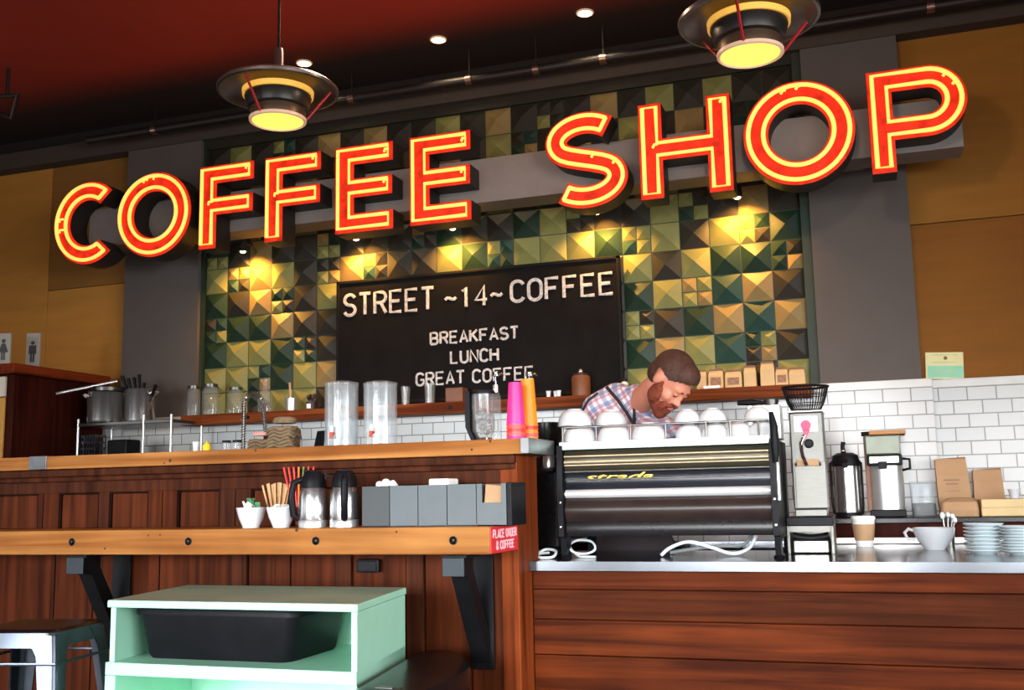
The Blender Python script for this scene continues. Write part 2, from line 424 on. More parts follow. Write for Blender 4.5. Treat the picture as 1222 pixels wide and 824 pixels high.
# pilasters, header, plywood sheets, subway tile
PT = 1.765                                   # top of the white tile
struct('trim_1', MB().bx(-4.993, -4.365, 6.0, WY+.05, 0, 3.74), 'taupe')
struct('trim_2', MB().bx(-.245, .282, 6.0, WY+.05, 0, 3.74), 'taupe')
struct('trim_3', MB().bx(-8, 5, 5.99, WY+.05, 3.735, 3.86), 'soffit')
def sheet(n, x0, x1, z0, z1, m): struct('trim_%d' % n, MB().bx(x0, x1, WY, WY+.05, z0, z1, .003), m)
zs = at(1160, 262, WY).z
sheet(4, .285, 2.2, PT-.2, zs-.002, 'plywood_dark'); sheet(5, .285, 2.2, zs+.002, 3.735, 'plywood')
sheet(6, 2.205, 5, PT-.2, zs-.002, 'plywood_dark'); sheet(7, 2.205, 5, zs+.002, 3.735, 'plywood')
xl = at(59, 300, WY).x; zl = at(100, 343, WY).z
sheet(8, xl+.002, -4.99, PT-.2, zl-.002, 'plywood_lit'); sheet(9, xl+.002, -4.99, zl+.002, 3.735, 'plywood_shadowed')
sheet(10, -8, xl-.002, PT-.2, 3.735, 'plywood_lit')
struct('trim_11', MB().bx(-8, .33, 5.975, 5.9985, .5, PT, .004), 'subway')
struct('trim_12', MB().bx(.33, 5, 6.075, WY-.001, .5, PT, .004), 'subway')
mat('tile_cap', srgb(192,192,188), .2, var=.03)
struct('trim_13', MB().bx(-8, .33, 5.972, 5.9985, PT-.042, PT+.004, .003), 'tile_cap')
struct('trim_14', MB().bx(.33, 5, 6.072, WY-.001, PT-.042, PT+.004, .003), 'tile_cap')

# ------------------------------------------------------------ pyramid tile panel
tp = thing('tile_panel', 'tall wall panel of green and gold pyramid relief tiles behind the neon sign', 'wall tiles', (-2.32, 6.09, 1.75))
CW, CH, X0, Z0 = .1757, .1745, -4.341, 1.750
rows = ['LLQLLBBBBBBBBBBBBLBLLBL',
        'LLQGLTBBBBBBBBBBBGTLEQB',
        'GLLGQBBBBBBBBBBBBQBGTET',
        'QGGTBBBBBBBBBBBBBGLQETB',
        'GBTQBLBBBBBBBBBBBLBLGGQ',
        'LQTLBQTQBBLGQLLLGQLBLQG',
        'QBTBBQBBBQGBBGLQBBLQBTB']
rnd = random.Random(3)
top = ['LBQBLGBLBQTBLBGLBQLBLBB', 'BLBLBBTBQBBLBQLBBLBBQBG', 'QBLBTBLBBLTBLQBLBLBTBQB', 'BLBQBTBTBBLBTBQBTBLBLBB']
rows += top
mb = MB(); idx = {'L': 0, 'T': 1, 'G': 2, 'E': 3, 'B': 4}
def pyr(x0, z0, w, h, d, code, off=(0, 0)):
    mb.mi = idx[code]; g = .0025; yb = 6.062
    x0 += g; z0 += g; w -= 2*g; h -= 2*g
    a = [(x0, yb, z0), (x0+w, yb, z0), (x0+w, yb, z0+h), (x0, yb, z0+h), (x0+w/2+off[0]*w, yb-d, z0+h/2+off[1]*h)]
    mb.add(a, [(0, 1, 4), (1, 2, 4), (2, 3, 4), (3, 0, 4), (3, 2, 1, 0)])
for r, row in enumerate(rows):
    for c, ch in enumerate(row):
        x, z = X0+c*CW, Z0+r*CH
        if ch == 'Q':
            for i in range(2):
                for j in range(2):
                    pyr(x+i*CW/2, z+j*CH/2, CW/2, CH/2, .026, rnd.choice('LGBT' if (i+j) % 2 else 'GBEL'))
        else: pyr(x, z, CW, CH, .042, ch)
MB().bx(X0, X0+23*CW, 6.035, 6.062, Z0+11*CH, 3.733).build('shade_strip', 'tile_brown', tp, loc=(2.32, -6.09, -1.75))  # dark strip stands in for the shadow along the panel's top
o = mb.build('tiles', ['tile_light', 'tile_tan', 'tile_green', 'tile_teal', 'tile_brown'], tp, loc=(2.32, -6.09, -1.75), recalc=False)
mb = MB().bx(-4.364, -.246, 6.063, 6.095, PT+.005, 3.733)
mb.bx(-4.364, X0-.002, 6.03, 6.063, PT+.005, 3.733).bx(X0+23*CW+.002, -.246, 6.03, 6.063, PT+.005, 3.733)
mb.build('frame', 'tile_frame', tp, loc=(2.32, -6.09, -1.75))

# ------------------------------------------------------------ chalkboard
CY = 5.983
cl, cr_ = at(402, 337.2, CY), at(739, 304.7, CY)
cb = thing('chalkboard', 'black chalkboard menu with white capital lettering on the tile panel', 'chalkboard', ((cl.x+cr_.x)/2, CY+.02, 1.78))
L0 = -Vector(cb.location)
x0, x1, zt = cl.x, cr_.x, (cl.z+cr_.z)/2
MB().bx(x0+.015, x1-.015, CY, CY+.028, 1.785, zt-.015).build('board', 'chalk_board', cb, loc=L0)
mb = MB()
for a in ((x0, x0+.02, 1.78, zt), (x1-.02, x1, 1.78, zt), (x0, x1, zt-.02, zt), (x0, x1, 1.78, 1.80)): mb.bx(a[0], a[1], CY-.008, CY+.03, a[2], a[3], .003)
mb.build('frame', 'black_frame', cb, loc=L0)
def ctext(t, pl, pr, r, rr):
    a, b, c, d = at(*pl[0], CY-.002), at(*pl[1], CY-.002), at(*pr[0], CY-.002), at(*pr[1], CY-.002)
    z0 = (b.z+d.z)/2; h = ((a.z-b.z)+(c.z-d.z))/2
    ws = t.split(' ')
    for i, wd in enumerate(ws):          # one part per written word
        mb = MB(); strokes(mb, ' '.join(v if j == i else '_'*len(v) for j, v in enumerate(ws)), (a.x+c.x)/2, z0, h, c.x-a.x, CY-.002, rr)
        mb.build('lettering', 'chalk', cb, loc=L0)
ctext('STREET', ((411, 352), (411, 377)), ((517, 344), (517, 369)), 0, .012)
ctext('~14~', ((531, 346), (531, 369)), ((599, 339), (599, 362)), 0, .011)
ctext('COFFEE', ((610, 336), (610, 360)), ((731, 326), (731, 351)), 0, .012)
ctext('BREAKFAST', ((514, 397), (514, 411)), ((618, 391), (618, 404)), 0, .0085)
ctext('LUNCH', ((538, 419), (538, 434)), ((594, 417), (594, 430)), 0, .0085)
ctext('GREAT COFFEE', ((497, 447), (497, 462)), ((636, 437), (636, 451)), 0, .008)

# ------------------------------------------------------------ neon sign
FY, BY = 5.45, 5.60
sg = thing('neon_sign', 'large red and yellow neon sign reading COFFEE SHOP on a grey beam', 'neon sign', (-2.3, FY, 2.8))
SL = -Vector(sg.location)
bl, br_ = at(107, 255, BY).x, at(1148.5, 150, BY).x
bz0, bz1 = at(566, 243, BY).z, at(541, 194, BY).z
MB().bx(bl, br_, BY, BY+.2, bz0, bz1, .004).build('support_beam', 'beam_grey', sg, loc=SL)
for x in (-4.68, 0.0): MB().bx(x-.06, x+.06, BY+.2, 5.999, bz0+.05, bz1-.05).build('wall_bracket', 'beam_grey', sg, loc=SL)
zb, zt = at(500, 270, FY).z, at(500, 165, FY).z
zb = sum(at(*p, FY).z for p in ((240, 298), (400, 283), (492, 271), (774, 238), (1045, 204)))/5
zt = sum(at(*p, FY).z for p in ((240, 200), (487, 167), (764, 126), (1037, 86)))/4
H = zt-zb
def lx(px, py): return at(px, py, FY).x
def letter(ch, xa, xb):
    W = xb-xa; t = .128; ov = .012
    if ch in 'FE':
        m = zb+H*.5
        lp = [(xa, zb), (xa, zt), (xb, zt), (xb, zt-t*.92), (xa+t, zt-t*.92), (xa+t, m+t*.5), (xb-.005, m+t*.5), (xb-.005, m-t*.42), (xa+t, m-t*.42)]
        lp += [(xa+t, zb)] if ch == 'F' else [(xa+t, zb+t*.92), (xb, zb+t*.92), (xb, zb)]
        if ch == 'F': pass
        loops = [lp]
    elif ch == 'H':
        m = zb+H*.5
        loops = [[(xa, zb), (xa, zt), (xa+t, zt), (xa+t, m+t*.5), (xb-t, m+t*.5), (xb-t, zt), (xb, zt), (xb, zb), (xb-t, zb), (xb-t, m-t*.45), (xa+t, m-t*.45), (xa+t, zb)]]
    elif ch == 'O':
        cx, cz = (xa+xb)/2, (zb+zt)/2
        loops = [arc(cx, cz, W/2, H/2+ov, 0, 360, 56)[:-1], arc(cx, cz, W/2-t, H/2+ov-t, 0, 360, 48)[:-1]]
    elif ch == 'C':
        rx = W*.60; cx, cz = xa+rx, (zb+zt)/2; a = 47
        loops = [arc(cx, cz, rx, H/2+ov, a, 360-a, 44)+arc(cx, cz, rx-t, H/2+ov-t, 360-a-4, a+4, 40)]
    elif ch == 'P':
        t = .118; R = H*.345; cz = zt-R; cx = xb-R
        loops = [[(xa, zb), (xa, zt)]+arc(cx, cz, R, R, 90, -90, 20)+[(xa+t, zt-2*R), (xa+t, zb)],
                 [(xa+t, zt-t)]+arc(cx, cz, R-t, R-t, 90, -90, 16)+[(xa+t, zt-2*R+t)]]
    elif ch == 'S':
        cx, mid = (xa+xb)/2, (zb+zt)/2
        top = zt+ov-t/2; ry = (top-mid)/2; rxx = W/2-t/2
        p1 = arc(cx-.004, mid+ry, rxx*.97, ry, 38, 238, 22); p2 = arc(cx+.004, mid-ry, rxx, ry, 58, -142, 22)
        pts = p1+p2
        # smooth
        for _ in range(4): pts = [pts[0]]+[((pts[i-1][0]+2*pts[i][0]+pts[i+1][0])/4, (pts[i-1][1]+2*pts[i][1]+pts[i+1][1])/4) for i in range(1, len(pts)-1)]+[pts[-1]]
        L, Rr = [], []
        for i in range(len(pts)):
            a = Vector(pts[max(0, i-1)]); b = Vector(pts[min(len(pts)-1, i+1)]); d = (b-a).normalized(); n = Vector((-d.y, d.x))
            p = Vector(pts[i]); L.append(tuple(p+n*t/2)); Rr.append(tuple(p-n*t/2))
        loops = [L+Rr[::-1]]
    b = outline_mesh(loops, FY, BY+.005, 'letter')
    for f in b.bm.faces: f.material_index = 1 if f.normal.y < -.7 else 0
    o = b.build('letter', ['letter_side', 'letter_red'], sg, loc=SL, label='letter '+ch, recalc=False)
    mb = MB()
    for i, lp in enumerate(loops):
        q = inset(lp, .026 if i == 0 else -.024)
        mb.tube([(x, FY-.016, z) for x, z in q], .012, 8, closed=True)
    # electrode ends of the tubing, with little standoffs
    q = inset(loops[0], .05)
    for kk in (0, 3):
        x, z = q[(len(q)//4+kk) % len(q)]
        mb.tube([(x, FY-.016, z), (x+.012, FY-.03, z+.012), (x+.02, FY-.004, z+.02)], .008, 6)
    mb.build('neon_tube', 'neon', o)
    return o
for ch, pa, pb in (('C', (66, 265), (133, 240)), ('O', (141, 255), (228, 255)), ('F', (238, 250), (303, 215)), ('F', (316, 240), (383, 205)), ('E', (400, 230), (469, 225)),
                   ('E', (489, 220), (562, 215)), ('S', (650, 195), (749, 190)), ('H', (763, 180), (873, 170)), ('O', (887, 160), (1021, 155)), ('P', (1037, 145), (1155, 120))):
    letter(ch, lx(*pa), lx(*pb))

# ------------------------------------------------------------ lights that can be seen
ld = bpy.data.lights
def lamp(name, kind, loc, power, col, **k):
    l = ld.new(name, kind); l.energy = power; l.color = col
    rot = k.pop('rot', None); tgt = k.pop('target', None)
    for a, v in k.items(): setattr(l, a, v)
    o = bpy.data.objects.new(name, l); COL.objects.link(o); o.location = loc
    if tgt is not None: o.rotation_euler = (Vector(tgt)-Vector(loc)).to_track_quat('-Z', 'Y').to_euler()
    if rot: o.rotation_euler = rot
    return o
spots = [('under the gap between O and F', (290, 290)), ('under the first E', (425, 282)), ('under the last E of the first word', (540, 262)), ('under the gap between S and H', (712, 246)), ('beside the foot of the H', (879, 221))]
proto = None
for lab, p in spots:
    q = at(*p, 5.90); z = 2.86
    loc = (q.x, 5.90, z)
    label = 'small amber spotlight on the wall '+lab
    if proto is None:
        proto = thing('accent_light', label, 'spotlight', loc, group='small spotlights beneath the neon sign')
        MB().lathe([(0, .075), (.02, .075), (.026, .06), (.032, 0), (.026, 0), (.022, .05), (0, .05)], 16).build('housing', 'letter_side', proto)
        MB().lathe([(0, .012), (.022, .012), (.016, -.006), (0, -.012)], 16).build('bulb', 'amber_bulb', proto)
        MB().bx(-.012, .012, 0, .10, .06, .08).build('arm', 'letter_side', proto)
    else: dup(proto, loc, label)
    lamp('accent_lamp', 'SPOT', (q.x, 5.90, z-.03), 42, (1, .47, .085), spot_size=rad(130), spot_blend=.8, shadow_soft_size=.012, target=(q.x, 6.02, 2.66))
dl = None
for lab, p in (('leftmost recessed ceiling downlight, just right of the left pendant', (363, 75)), ('middle recessed ceiling downlight of the three', (523, 47)), ('rightmost recessed ceiling downlight, left of the right pendant', (698, 15))):
    q = on(*p, 3.998); loc = (q.x, q.y, 3.998)
    if dl is None:
        dl = thing('ceiling_downlight', lab, 'ceiling light', loc, group='recessed ceiling lights')
        MB().lathe([(.052, 0), (.052, -.006), (.043, -.008), (.043, 0)], 24).build('rim', 'lamp_rim', dl)
        MB().lathe([(0, -.009), (.042, -.006), (.042, -.001), (0, -.001)], 24).build('lens', 'warm_bulb', dl)
    else: dup(dl, loc, lab)
    lamp('downlight_lamp', 'SPOT', (q.x, q.y, 3.97), 10, (1, .75, .45), spot_size=rad(120), spot_blend=.6, shadow_soft_size=.04, rot=(0, 0, 0))

PY = 3.4
def pendant(label, px, py, src=None):
    q = at(px, py, PY)
    if src:
        lamp('pendant_glow', 'POINT', q+Vector((.1, .3, .42)), 29, (1, .70, .48), shadow_soft_size=.06)
        return dup(src, q, label)
    t = thing('pendant_lamp', label, 'pendant lamp', q)
    R = 71*mpp(333, 110, PY)                 # disc radius
    k = R/.27
    def P(l): return [(r*k, z*k) for r, z in l]
    MB().lathe(P([(.02, .052), (.10, .048), (.19, .034), (.258, .014), (.272, .002), (.270, -.010), (.258, -.012), (.246, -.002), (.185, .020), (.10, .032), (.02, .036)]), 56).build('top_shade', ['lamp_metal'], t)
    MB().lathe(P([(.148, -.030), (.150, -.036), (.136, -.086), (.120, -.092), (.120, -.086), (.130, -.080), (.142, -.036)]), 44).build('middle_ring', 'lamp_dark', t)
    MB().lathe(P([(.118, -.088), (.124, -.105), (.120, -.136), (.112, -.136), (.116, -.105), (.110, -.088)]), 44).build('lower_shade', 'lamp_inner', t)
    MB().lathe(P([(.128, -.136), (.127, -.148), (.118, -.152), (.112, -.146), (.112, -.136)]), 44).build('bottom_rim', 'lamp_rim', t)
    MB().lathe(P([(0, -.147), (.113, -.146), (.113, -.138), (0, -.138)]), 36).build('diffuser', 'yellow_bulb', t)
    MB().lathe(P([(.150, -.030), (.158, -.030), (.160, -.006), (.152, -.004)]), 44).build('reflector', 'amber_band', t)
    lamp('pendant_glow', 'POINT', q+Vector((.1, .3, .42)), 29, (1, .70, .48), shadow_soft_size=.06)
    for a in (25, 145, 265):
        c, s = cos(rad(a)), sin(rad(a))
        MB().cyl((.127*k*c, .127*k*s, -.138*k), (.235*k*c, .235*k*s, -.004*k), .006*k).build('red_rod', 'lamp_red', t)
    MB().lathe(P([(0, .045), (.030, .045), (.023, .06), (.021, .185), (.018, .20), (.006, .205), (0, .205)]), 20).build('stem', 'lamp_metal', t)
    MB().cyl((0, 0, .19*k), (0, 0, 3.999-q.z), .005, 8).build('cord', 'cord', t)
    return t
pl_ = pendant('metal saucer pendant lamp with glowing yellow lens, hanging left above the first F', 332, 108)
pendant('metal saucer pendant lamp cut by the top edge, hanging right above the word SHOP', 893, 23, pl_)

mb = MB()
ps = [(105, 163), (410, 120), (600, 93), (800, 62), (1000, 22)]
t = thing('ceiling_pipe', 'long dark pipe running under the ceiling above the sign', 'pipe', (-2.3, 5.8, 3.78))
xa = at(105, 163, 5.8).x
MB().cyl((xa, 5.8, 3.78), (4.9, 5.8, 3.78), .028, 12).build('tube', 'pipe', t, loc=-Vector(t.location))
for px, py in ((185, 152), (420, 119), (560, 92), (640, 82), (720, 70), (1110, 4)):
    x = at(px, py, 5.8).x
    MB().bx(x-.003, x+.003, 5.797, 5.803, 3.80, 3.999).build('hanger', 'pipe', t, loc=-Vector(t.location))
    MB().lathe([(.03, -.02), (.033, -.02), (.033, .02), (.03, .02)], 16, M=Matrix.Translation((x, 5.8, 3.78)) @ Matrix.Rotation(PI/2, 4, 'Y')).build('clip', 'pipe_clip', t, loc=-Vector(t.location))
q = at(8, 125, 5.0)
t = thing('hanging_loop', 'dark metal loop hanging from the ceiling at the far left', 'bracket', (q.x, 5.0, 3.999))
a, b, c = at(-14, 116, 5.0), at(21, 114, 5.0), at(14, 141, 5.0)
d = at(-16, 130, 5.0)
MB().tube([Vector(v)-Vector(t.location) for v in (a, b, c, d)], .016, 8, closed=True).build('loop', 'pipe', t)
MB().cyl((0, 0, 0), (0, 0, b.z-3.999), .012, 8).build('rod', 'pipe', t)
# ------------------------------------------------------------ more palette
wood('timber', srgb(136,80,36), srgb(196,138,78), 'X', .5, .55)
wood('timber_end', srgb(140,84,38), srgb(190,124,60), 'X', .6)
wood('bar_wood', srgb(50,21,10), srgb(90,42,21), 'Z', .4)
wood('bar_wood_frame', srgb(50,24,14), srgb(84,44,27), 'Z', .4)
wood('bar_inset', srgb(60,26,13), srgb(102,50,26), 'Z', .4)
wood('bar_shadow', srgb(22,10,6), srgb(40,20,12), 'Z', .4)  # near-black wood for the painted shadow gaps round the panels
wood('bar_post', srgb(80,33,14), srgb(132,62,28), 'Z', .35)
wood('counter_plank', srgb(56,21,7), srgb(100,44,17), 'X', .38)
wood('counter_plank_dark', srgb(46,18,6), srgb(86,38,15), 'X', .38)
wood('shelf_wood', srgb(92,38,16), srgb(156,84,42), 'X', .5)
wood('mahogany', srgb(44,16,10), srgb(74,28,18), 'Z', .35)
wood('mahogany_top', srgb(96,36,18), srgb(140,60,30), 'Y', .35)
wood('kraft_board', srgb(176,120,76), srgb(206,154,106), 'X', .6)
mat('knot', srgb(60,30,14), .7)
mat('iron', (.006,.006,.007), .5, .1, var=.2, spec=.15)
mat('iron_plate', srgb(44,50,56), .5, .5)
mat('bolt', srgb(40,38,36), .35, .8)
mat('strap', srgb(108,108,110), .38, .8, var=.25)
mat('steel', srgb(190,190,190), .22, .92, var=.05, vs=30, stretch=(1,1,8))
mat('steel_flat', srgb(100,99,95), .42, .9, var=.06, vs=24, stretch=(1,1,6))
mat('steel_bright', srgb(206,206,204), .30, .75, var=.03)
mat('steel_counter', srgb(124,128,134), .16, 1, var=.06, vs=6, stretch=(1,6,1))
mat('steel_dark', srgb(110,108,104), .28, .95)
mat('galvanised', srgb(84,90,100), .28, .95, var=.15, vs=7)
mat('galvanised_seat', srgb(78,72,76), .24, .95, var=.3, vs=6)
mat('chrome', srgb(225,225,228), .08, 1, var=.02)
mat('white_ceramic', srgb(206,211,217), .18, var=.02, coat=.3)
mat('blue_white', srgb(206,220,226), .25, var=.03)
mat('mint', srgb(168,226,200), .42, var=.05, vs=5)
mat('mint_top', srgb(146,182,166), .32, var=.12, vs=5)
mat('black_plastic', (.006,.006,.008), .45, var=.2, spec=.13)
mat('black_gloss', (.006,.005,.006), .25, var=.2, spec=.22)
mat('brown_gloss', (.024,.015,.013), .30, var=.2, spec=.3)
mat('grey_plastic', srgb(84,92,96), .5, var=.05)
mat('grey_plastic_dark', srgb(52,57,60), .5, var=.05)
mat('white_paper', srgb(240,240,238), .8, var=.03)
mat('kraft', srgb(176,140,104), .85, var=.08, vs=9)
mat('kraft_light', srgb(214,188,140), .85, var=.05)
mat('sugar_green', srgb(70,140,96), .6, var=.5, vs=60)
mat('stick_wood', srgb(206,160,110), .7, var=.12)
mat('straw_red', srgb(214,40,36), .45)
mat('straw_green', srgb(86,120,40), .45)
mat('straw_orange', srgb(236,120,30), .45)
mat('sign_red', srgb(214,44,48), .5, var=.05)
mat('sign_pink', srgb(248,190,200), .6)
mat('cup_pink', srgb(240,50,140), .4, var=.03)
mat('cup_orange', srgb(246,140,24), .4, var=.03)
mat('cup_red', srgb(238,52,44), .4, var=.03)
mat('cup_coral', srgb(246,88,80), .4, var=.03)
mat('carrier', srgb(122,102,76), .9, var=.15, vs=40, bump=.2)
mat('pink_cloth', srgb(206,150,140), .8)
mat('lemon', srgb(232,200,30), .45)
glass('clear', (.97,.98,.98), .012, .03, .04)
glass('clear_plastic', (.95,.97,.98), .008, .10, .09)
glass('water', (.93,.97,.98), .004, .03, .08)
mat('spout_red', srgb(190,70,50), .4)
mat('jar_fill', srgb(140,140,140), .6, var=.55, vs=45)
mat('dark_jar', srgb(44,30,24), .4)
mat('brown_jar', srgb(110,62,32), .5)
mat('cream_paint', srgb(214,206,188), .5, var=.04)
mat('door_yellow', srgb(206,150,62), .5, var=.1)
mat('picto', srgb(60,64,66), .6)
mat('plaque', srgb(164,160,150), .55, var=.04)

# ------------------------------------------------------------ bar front
BT, BZ = 1.42, 1.358                          # timber bar top
ST, SB = 1.078, .974                          # lower timber shelf
BX0, BX1 = -6.6, -1.44
def X_(px, Y=4.05, py=640): return at(px, py, Y).x
bf = thing('bar_counter', 'dark reddish wooden bar front with framed panels under the timber bar top', 'bar', (-3.9, 4.1, 0))
L0 = -Vector(bf.location)
MB().bx(BX0, BX1, 4.07, 4.28, 0, BZ-.002).build('back_board', 'bar_wood', bf, loc=L0)
MB().bx(-1.447, -1.372, 4.03, 4.295, 0, BZ-.002, .004).build('end_post', 'bar_post', bf, loc=L0)
MB().bx(BX0, -1.375, 4.005, 4.07, 1.322, BZ-.001, .006).bx(BX0, -1.38, 4.02, 4.07, 1.298, 1.322, .006).build('top_moulding', 'bar_wood_frame', bf, loc=L0)
MB().bx(BX0, -1.448, 4.045, 4.07, 1.245, 1.30, .003).build('rail', 'bar_wood_frame', bf, loc=L0)
pan = [(-150, -60), (-40, 46), (71, 118), (131, 177), (212, 262), (300, 352), (372, 424), (444, 500), (520, 575)]
xs = [(X_(a, 4.05, 600), X_(b, 4.05, 600)) for a, b in pan]
prev = BX0
for i, (a, b) in enumerate(xs):
    mid = None
    if i+1 < 99:
        x0, x1 = prev, a
        seam = {4: X_(194, 4.05, 600), 5: X_(281, 4.05, 600), 2: X_(52, 4.05, 600)}.get(i)
        cuts = [x0, seam, x1] if seam else [x0, x1]
        for u, v in zip(cuts, cuts[1:]):
            if v-u > .008: MB().bx(u+.002, v-.002, 4.047, 4.07, ST-.02, 1.246, .003).build('stile', 'bar_wood_frame' if i % 2 else 'bar_wood', bf, loc=L0)
    for u, v, z0, z1 in ((a, a+.007, ST+.0, 1.246), (b-.007, b, ST+.0, 1.246), (a+.007, b-.007, 1.237, 1.246)): MB().bx(u, v, 4.052, 4.0695, z0, z1, .002).build('panel_shadow_line', 'bar_shadow', bf, loc=L0)  # thin dark strips drawn as shadow lines of the recesses
    MB().bx(a+.008, b-.008, 4.062, 4.0695, ST, 1.236, .002).build('inset_panel', 'bar_inset', bf, loc=L0)
    prev = b
MB().bx(prev+.002, -1.449, 4.047, 4.07, ST-.02, 1.246, .003).build('stile', 'bar_wood', bf, loc=L0)
cuts = [BX0, X_(-150), X_(-80), X_(-20), X_(66), X_(112), X_(190), X_(277), X_(296), X_(346), X_(400), X_(420), X_(484), X_(506), X_(560), -1.449]
for i, (u, v) in enumerate(zip(cuts, cuts[1:])):
    narrow = (v-u) < .12
    MB().bx(u+.003, v-.003, 4.044 if narrow else 4.056, 4.07, 0, ST-.022, .004).build('board', 'bar_wood_frame' if narrow else 'bar_wood', bf, loc=L0)
x = X_(443, 4.05, 675); z = at(443, 675, 4.05).z
t = thing('outlet_box', 'small black electrical box under the timber shelf on the bar front', 'outlet', (x, 4.04, z))
MB().box((0, -.012, 0), (.105, .028, .055), .006).build('box', 'black_plastic', t)
MB().box((0, -.028, 0), (.085, .006, .038), .002).build('cover', 'iron', t)

bt = thing('timber_worktop', 'thick golden timber bar top with a metal strap, above the lower shelf', 'bar top', (-3.9, 4.15, BZ))
L0 = -Vector(bt.location)
MB().bx(BX0, -1.302, 3.97, 4.32, BZ, BT, .005).build('plank', 'timber', bt, loc=L0)
a, b = X_(35, 3.97, 550), X_(56, 3.97, 550)
MB().bx(a, b, 3.966, 4.323, BZ, BT+.003, .002).build('metal_strap', 'strap', bt, loc=L0)
MB().bx(-1.335, -1.299, 3.966, 4.323, BZ, BT+.002, .002).build('end_cap', 'strap', bt, loc=L0)
for px, py, r in ((203, 550, .009), (196, 553, .005), (305, 538, .006), (585, 527, .006), (563, 537, .006)):
    p = at(px, py, 3.97); MB().lathe([(0, 0), (r, 0), (r*.6, .0015), (0, .002)], 10, M=Matrix.Translation((p.x, 3.9705, p.z)) @ Matrix.Rotation(PI/2, 4, 'X')).build('knot', 'knot', bt, loc=L0)

sh = thing('bar_shelf', 'thick golden timber shelf with black bolts fixed along the bar front', 'shelf', (-3.9, 3.88, SB))
L0 = -Vector(sh.location); SX1 = -1.38
MB().bx(BX0, SX1, 3.72, 4.028, SB, ST, .006).build('plank', 'timber', sh, loc=L0)
for px in (-70, 86, 225, 377, 541):
    p = at(px, 647.5-px*.004, 3.72)
    MM = Matrix.Translation((p.x, 3.72, p.z)) @ Matrix.Rotation(PI/2, 4, 'X')
    o = MB().lathe([(0, -.003), (.016, -.003), (.0165, .002), (.012, .003), (.0115, .0), (0, .0)], 18, M=MM).build('bolt', 'iron', sh, loc=L0)
    MB().lathe([(0, -.002), (.008, -.002), (.008, .006), (0, .007)], 6, M=MM, smooth=False).build('bolt_head', 'bolt', o)
for px, py, r in ((125, 655, .006), (177, 639.5, .005), (191, 639, .005), (473, 635, .005), (354, 633, .008)):
    p = at(px, py, 3.72); MB().lathe([(0, 0), (r, 0), (r*.6, .0015), (0, .002)], 10, M=Matrix.Translation((p.x, 3.7205, p.z)) @ Matrix.Rotation(PI/2, 4, 'X')).build('knot', 'knot', sh, loc=L0)

t = thing('order_sign', 'small red sign with pale lettering on the end of the timber shelf', 'sign', (SX1, 3.88, SB+.01))
MB().bx(0, .004, -.158, .158, -.008, .092, .001).build('plate', 'sign_red', t)
mb = MB()
for tx, z0, w_ in (('PLACE ORDER', .050, .27), ('& COFFEE', .006, .20)):
    mb = MB(); strokes(mb, tx, 0, z0, .029, w_, 0, .0045)
    for v in mb.bm.verts: v.co = Vector((.0045 - v.co.y, v.co.x, v.co.z))
    mb.build('lettering', 'sign_pink', t)

def bracket(label, x):
    t = thing('shelf_bracket', label, 'bracket', (x, 4.04, SB-.003), group='black shelf brackets')
    w = .05
    MB().bx(-w, w, -.30, .002, -.012, 0, .002).build('top_plate', 'iron', t)
    MB().bx(-w, w, -.012, .002, -.47, -.012, .002).build('wall_plate', 'iron', t)
    MB().prism([(-.305, -.012), (-.305, -.07), (-.245, -.085), (-.03, -.44), (-.012, -.44), (-.012, -.34), (-.19, -.06), (-.19, -.012)], 'X', -.035, .035).build('brace', 'iron', t)
    MB().bx(-.045, .045, -.312, -.305, -.08, -.010, .002).build('front_plate', 'iron_plate', t)
    for sx in (-.032, .032): MB().lathe([(0, 0), (.007, 0), (.006, .005), (0, .006)], 8, M=Matrix.Translation((sx, -.012, -.455)) @ Matrix.Rotation(PI/2, 4, 'X')).build('bolt', 'bolt', t)
    return t
b1 = bracket('black iron bracket under the right end of the timber shelf', -1.535)
dup(b1, (X_(93, 3.75, 680)+.0, 4.04, SB-.003), 'black iron bracket under the shelf above the metal stool and mint cabinet')

# ------------------------------------------------------------ things on the timber shelf
SY = 3.84
def bowl_prof(r, h, t=.004, foot=.55):
    return [(0, 0), (r*foot, 0), (r*foot, h*.06), (r*.82, h*.5), (r, h), (r-t, h), (r*.82-t, h*.5), (r*foot-t, h*.12), (0, h*.1)]
def base(px, Y, z, py=600): return (at(px, py, Y).x, Y, z)
m_ = mpp(320, 610, SY)*1.03
rb = 17.5*m_; hb = at(300, 606, SY).z-ST
b = thing('bowl', 'small white bowl of green sweetener packets on the shelf', 'bowl', base(300, SY, ST), group='white condiment bowls')
MB().lathe(bowl_prof(rb, hb), 28).build('dish', 'white_ceramic', b)
b2 = dup(b, base(336, SY, ST), 'white bowl of creamer cups holding wooden stirrers on the shelf')
rnd = random.Random(5)
for i in range(20):
    a, r = rnd.random()*6.28, rnd.random()*rb*.62
    M = Matrix.Rotation(rnd.uniform(0, 3), 4, 'Z') @ Matrix.Rotation(rnd.uniform(.5, 1.3), 4, 'X')
    o = MB().box((0, 0, 0), (.022, .036, .005), .002).build('sweetener_packet', 'sugar_green' if i % 4 else 'white_paper', None, (b.location.x+r*cos(a), SY+r*sin(a), ST+hb*.98+rnd.uniform(-.004, .030)*(1-r/rb)), M.to_euler())
    tag(o, 'green sweetener packet in the small left white bowl' if i % 4 else 'white sweetener packet among the green ones in the bowl', 'packet', 'packets in the left bowl')
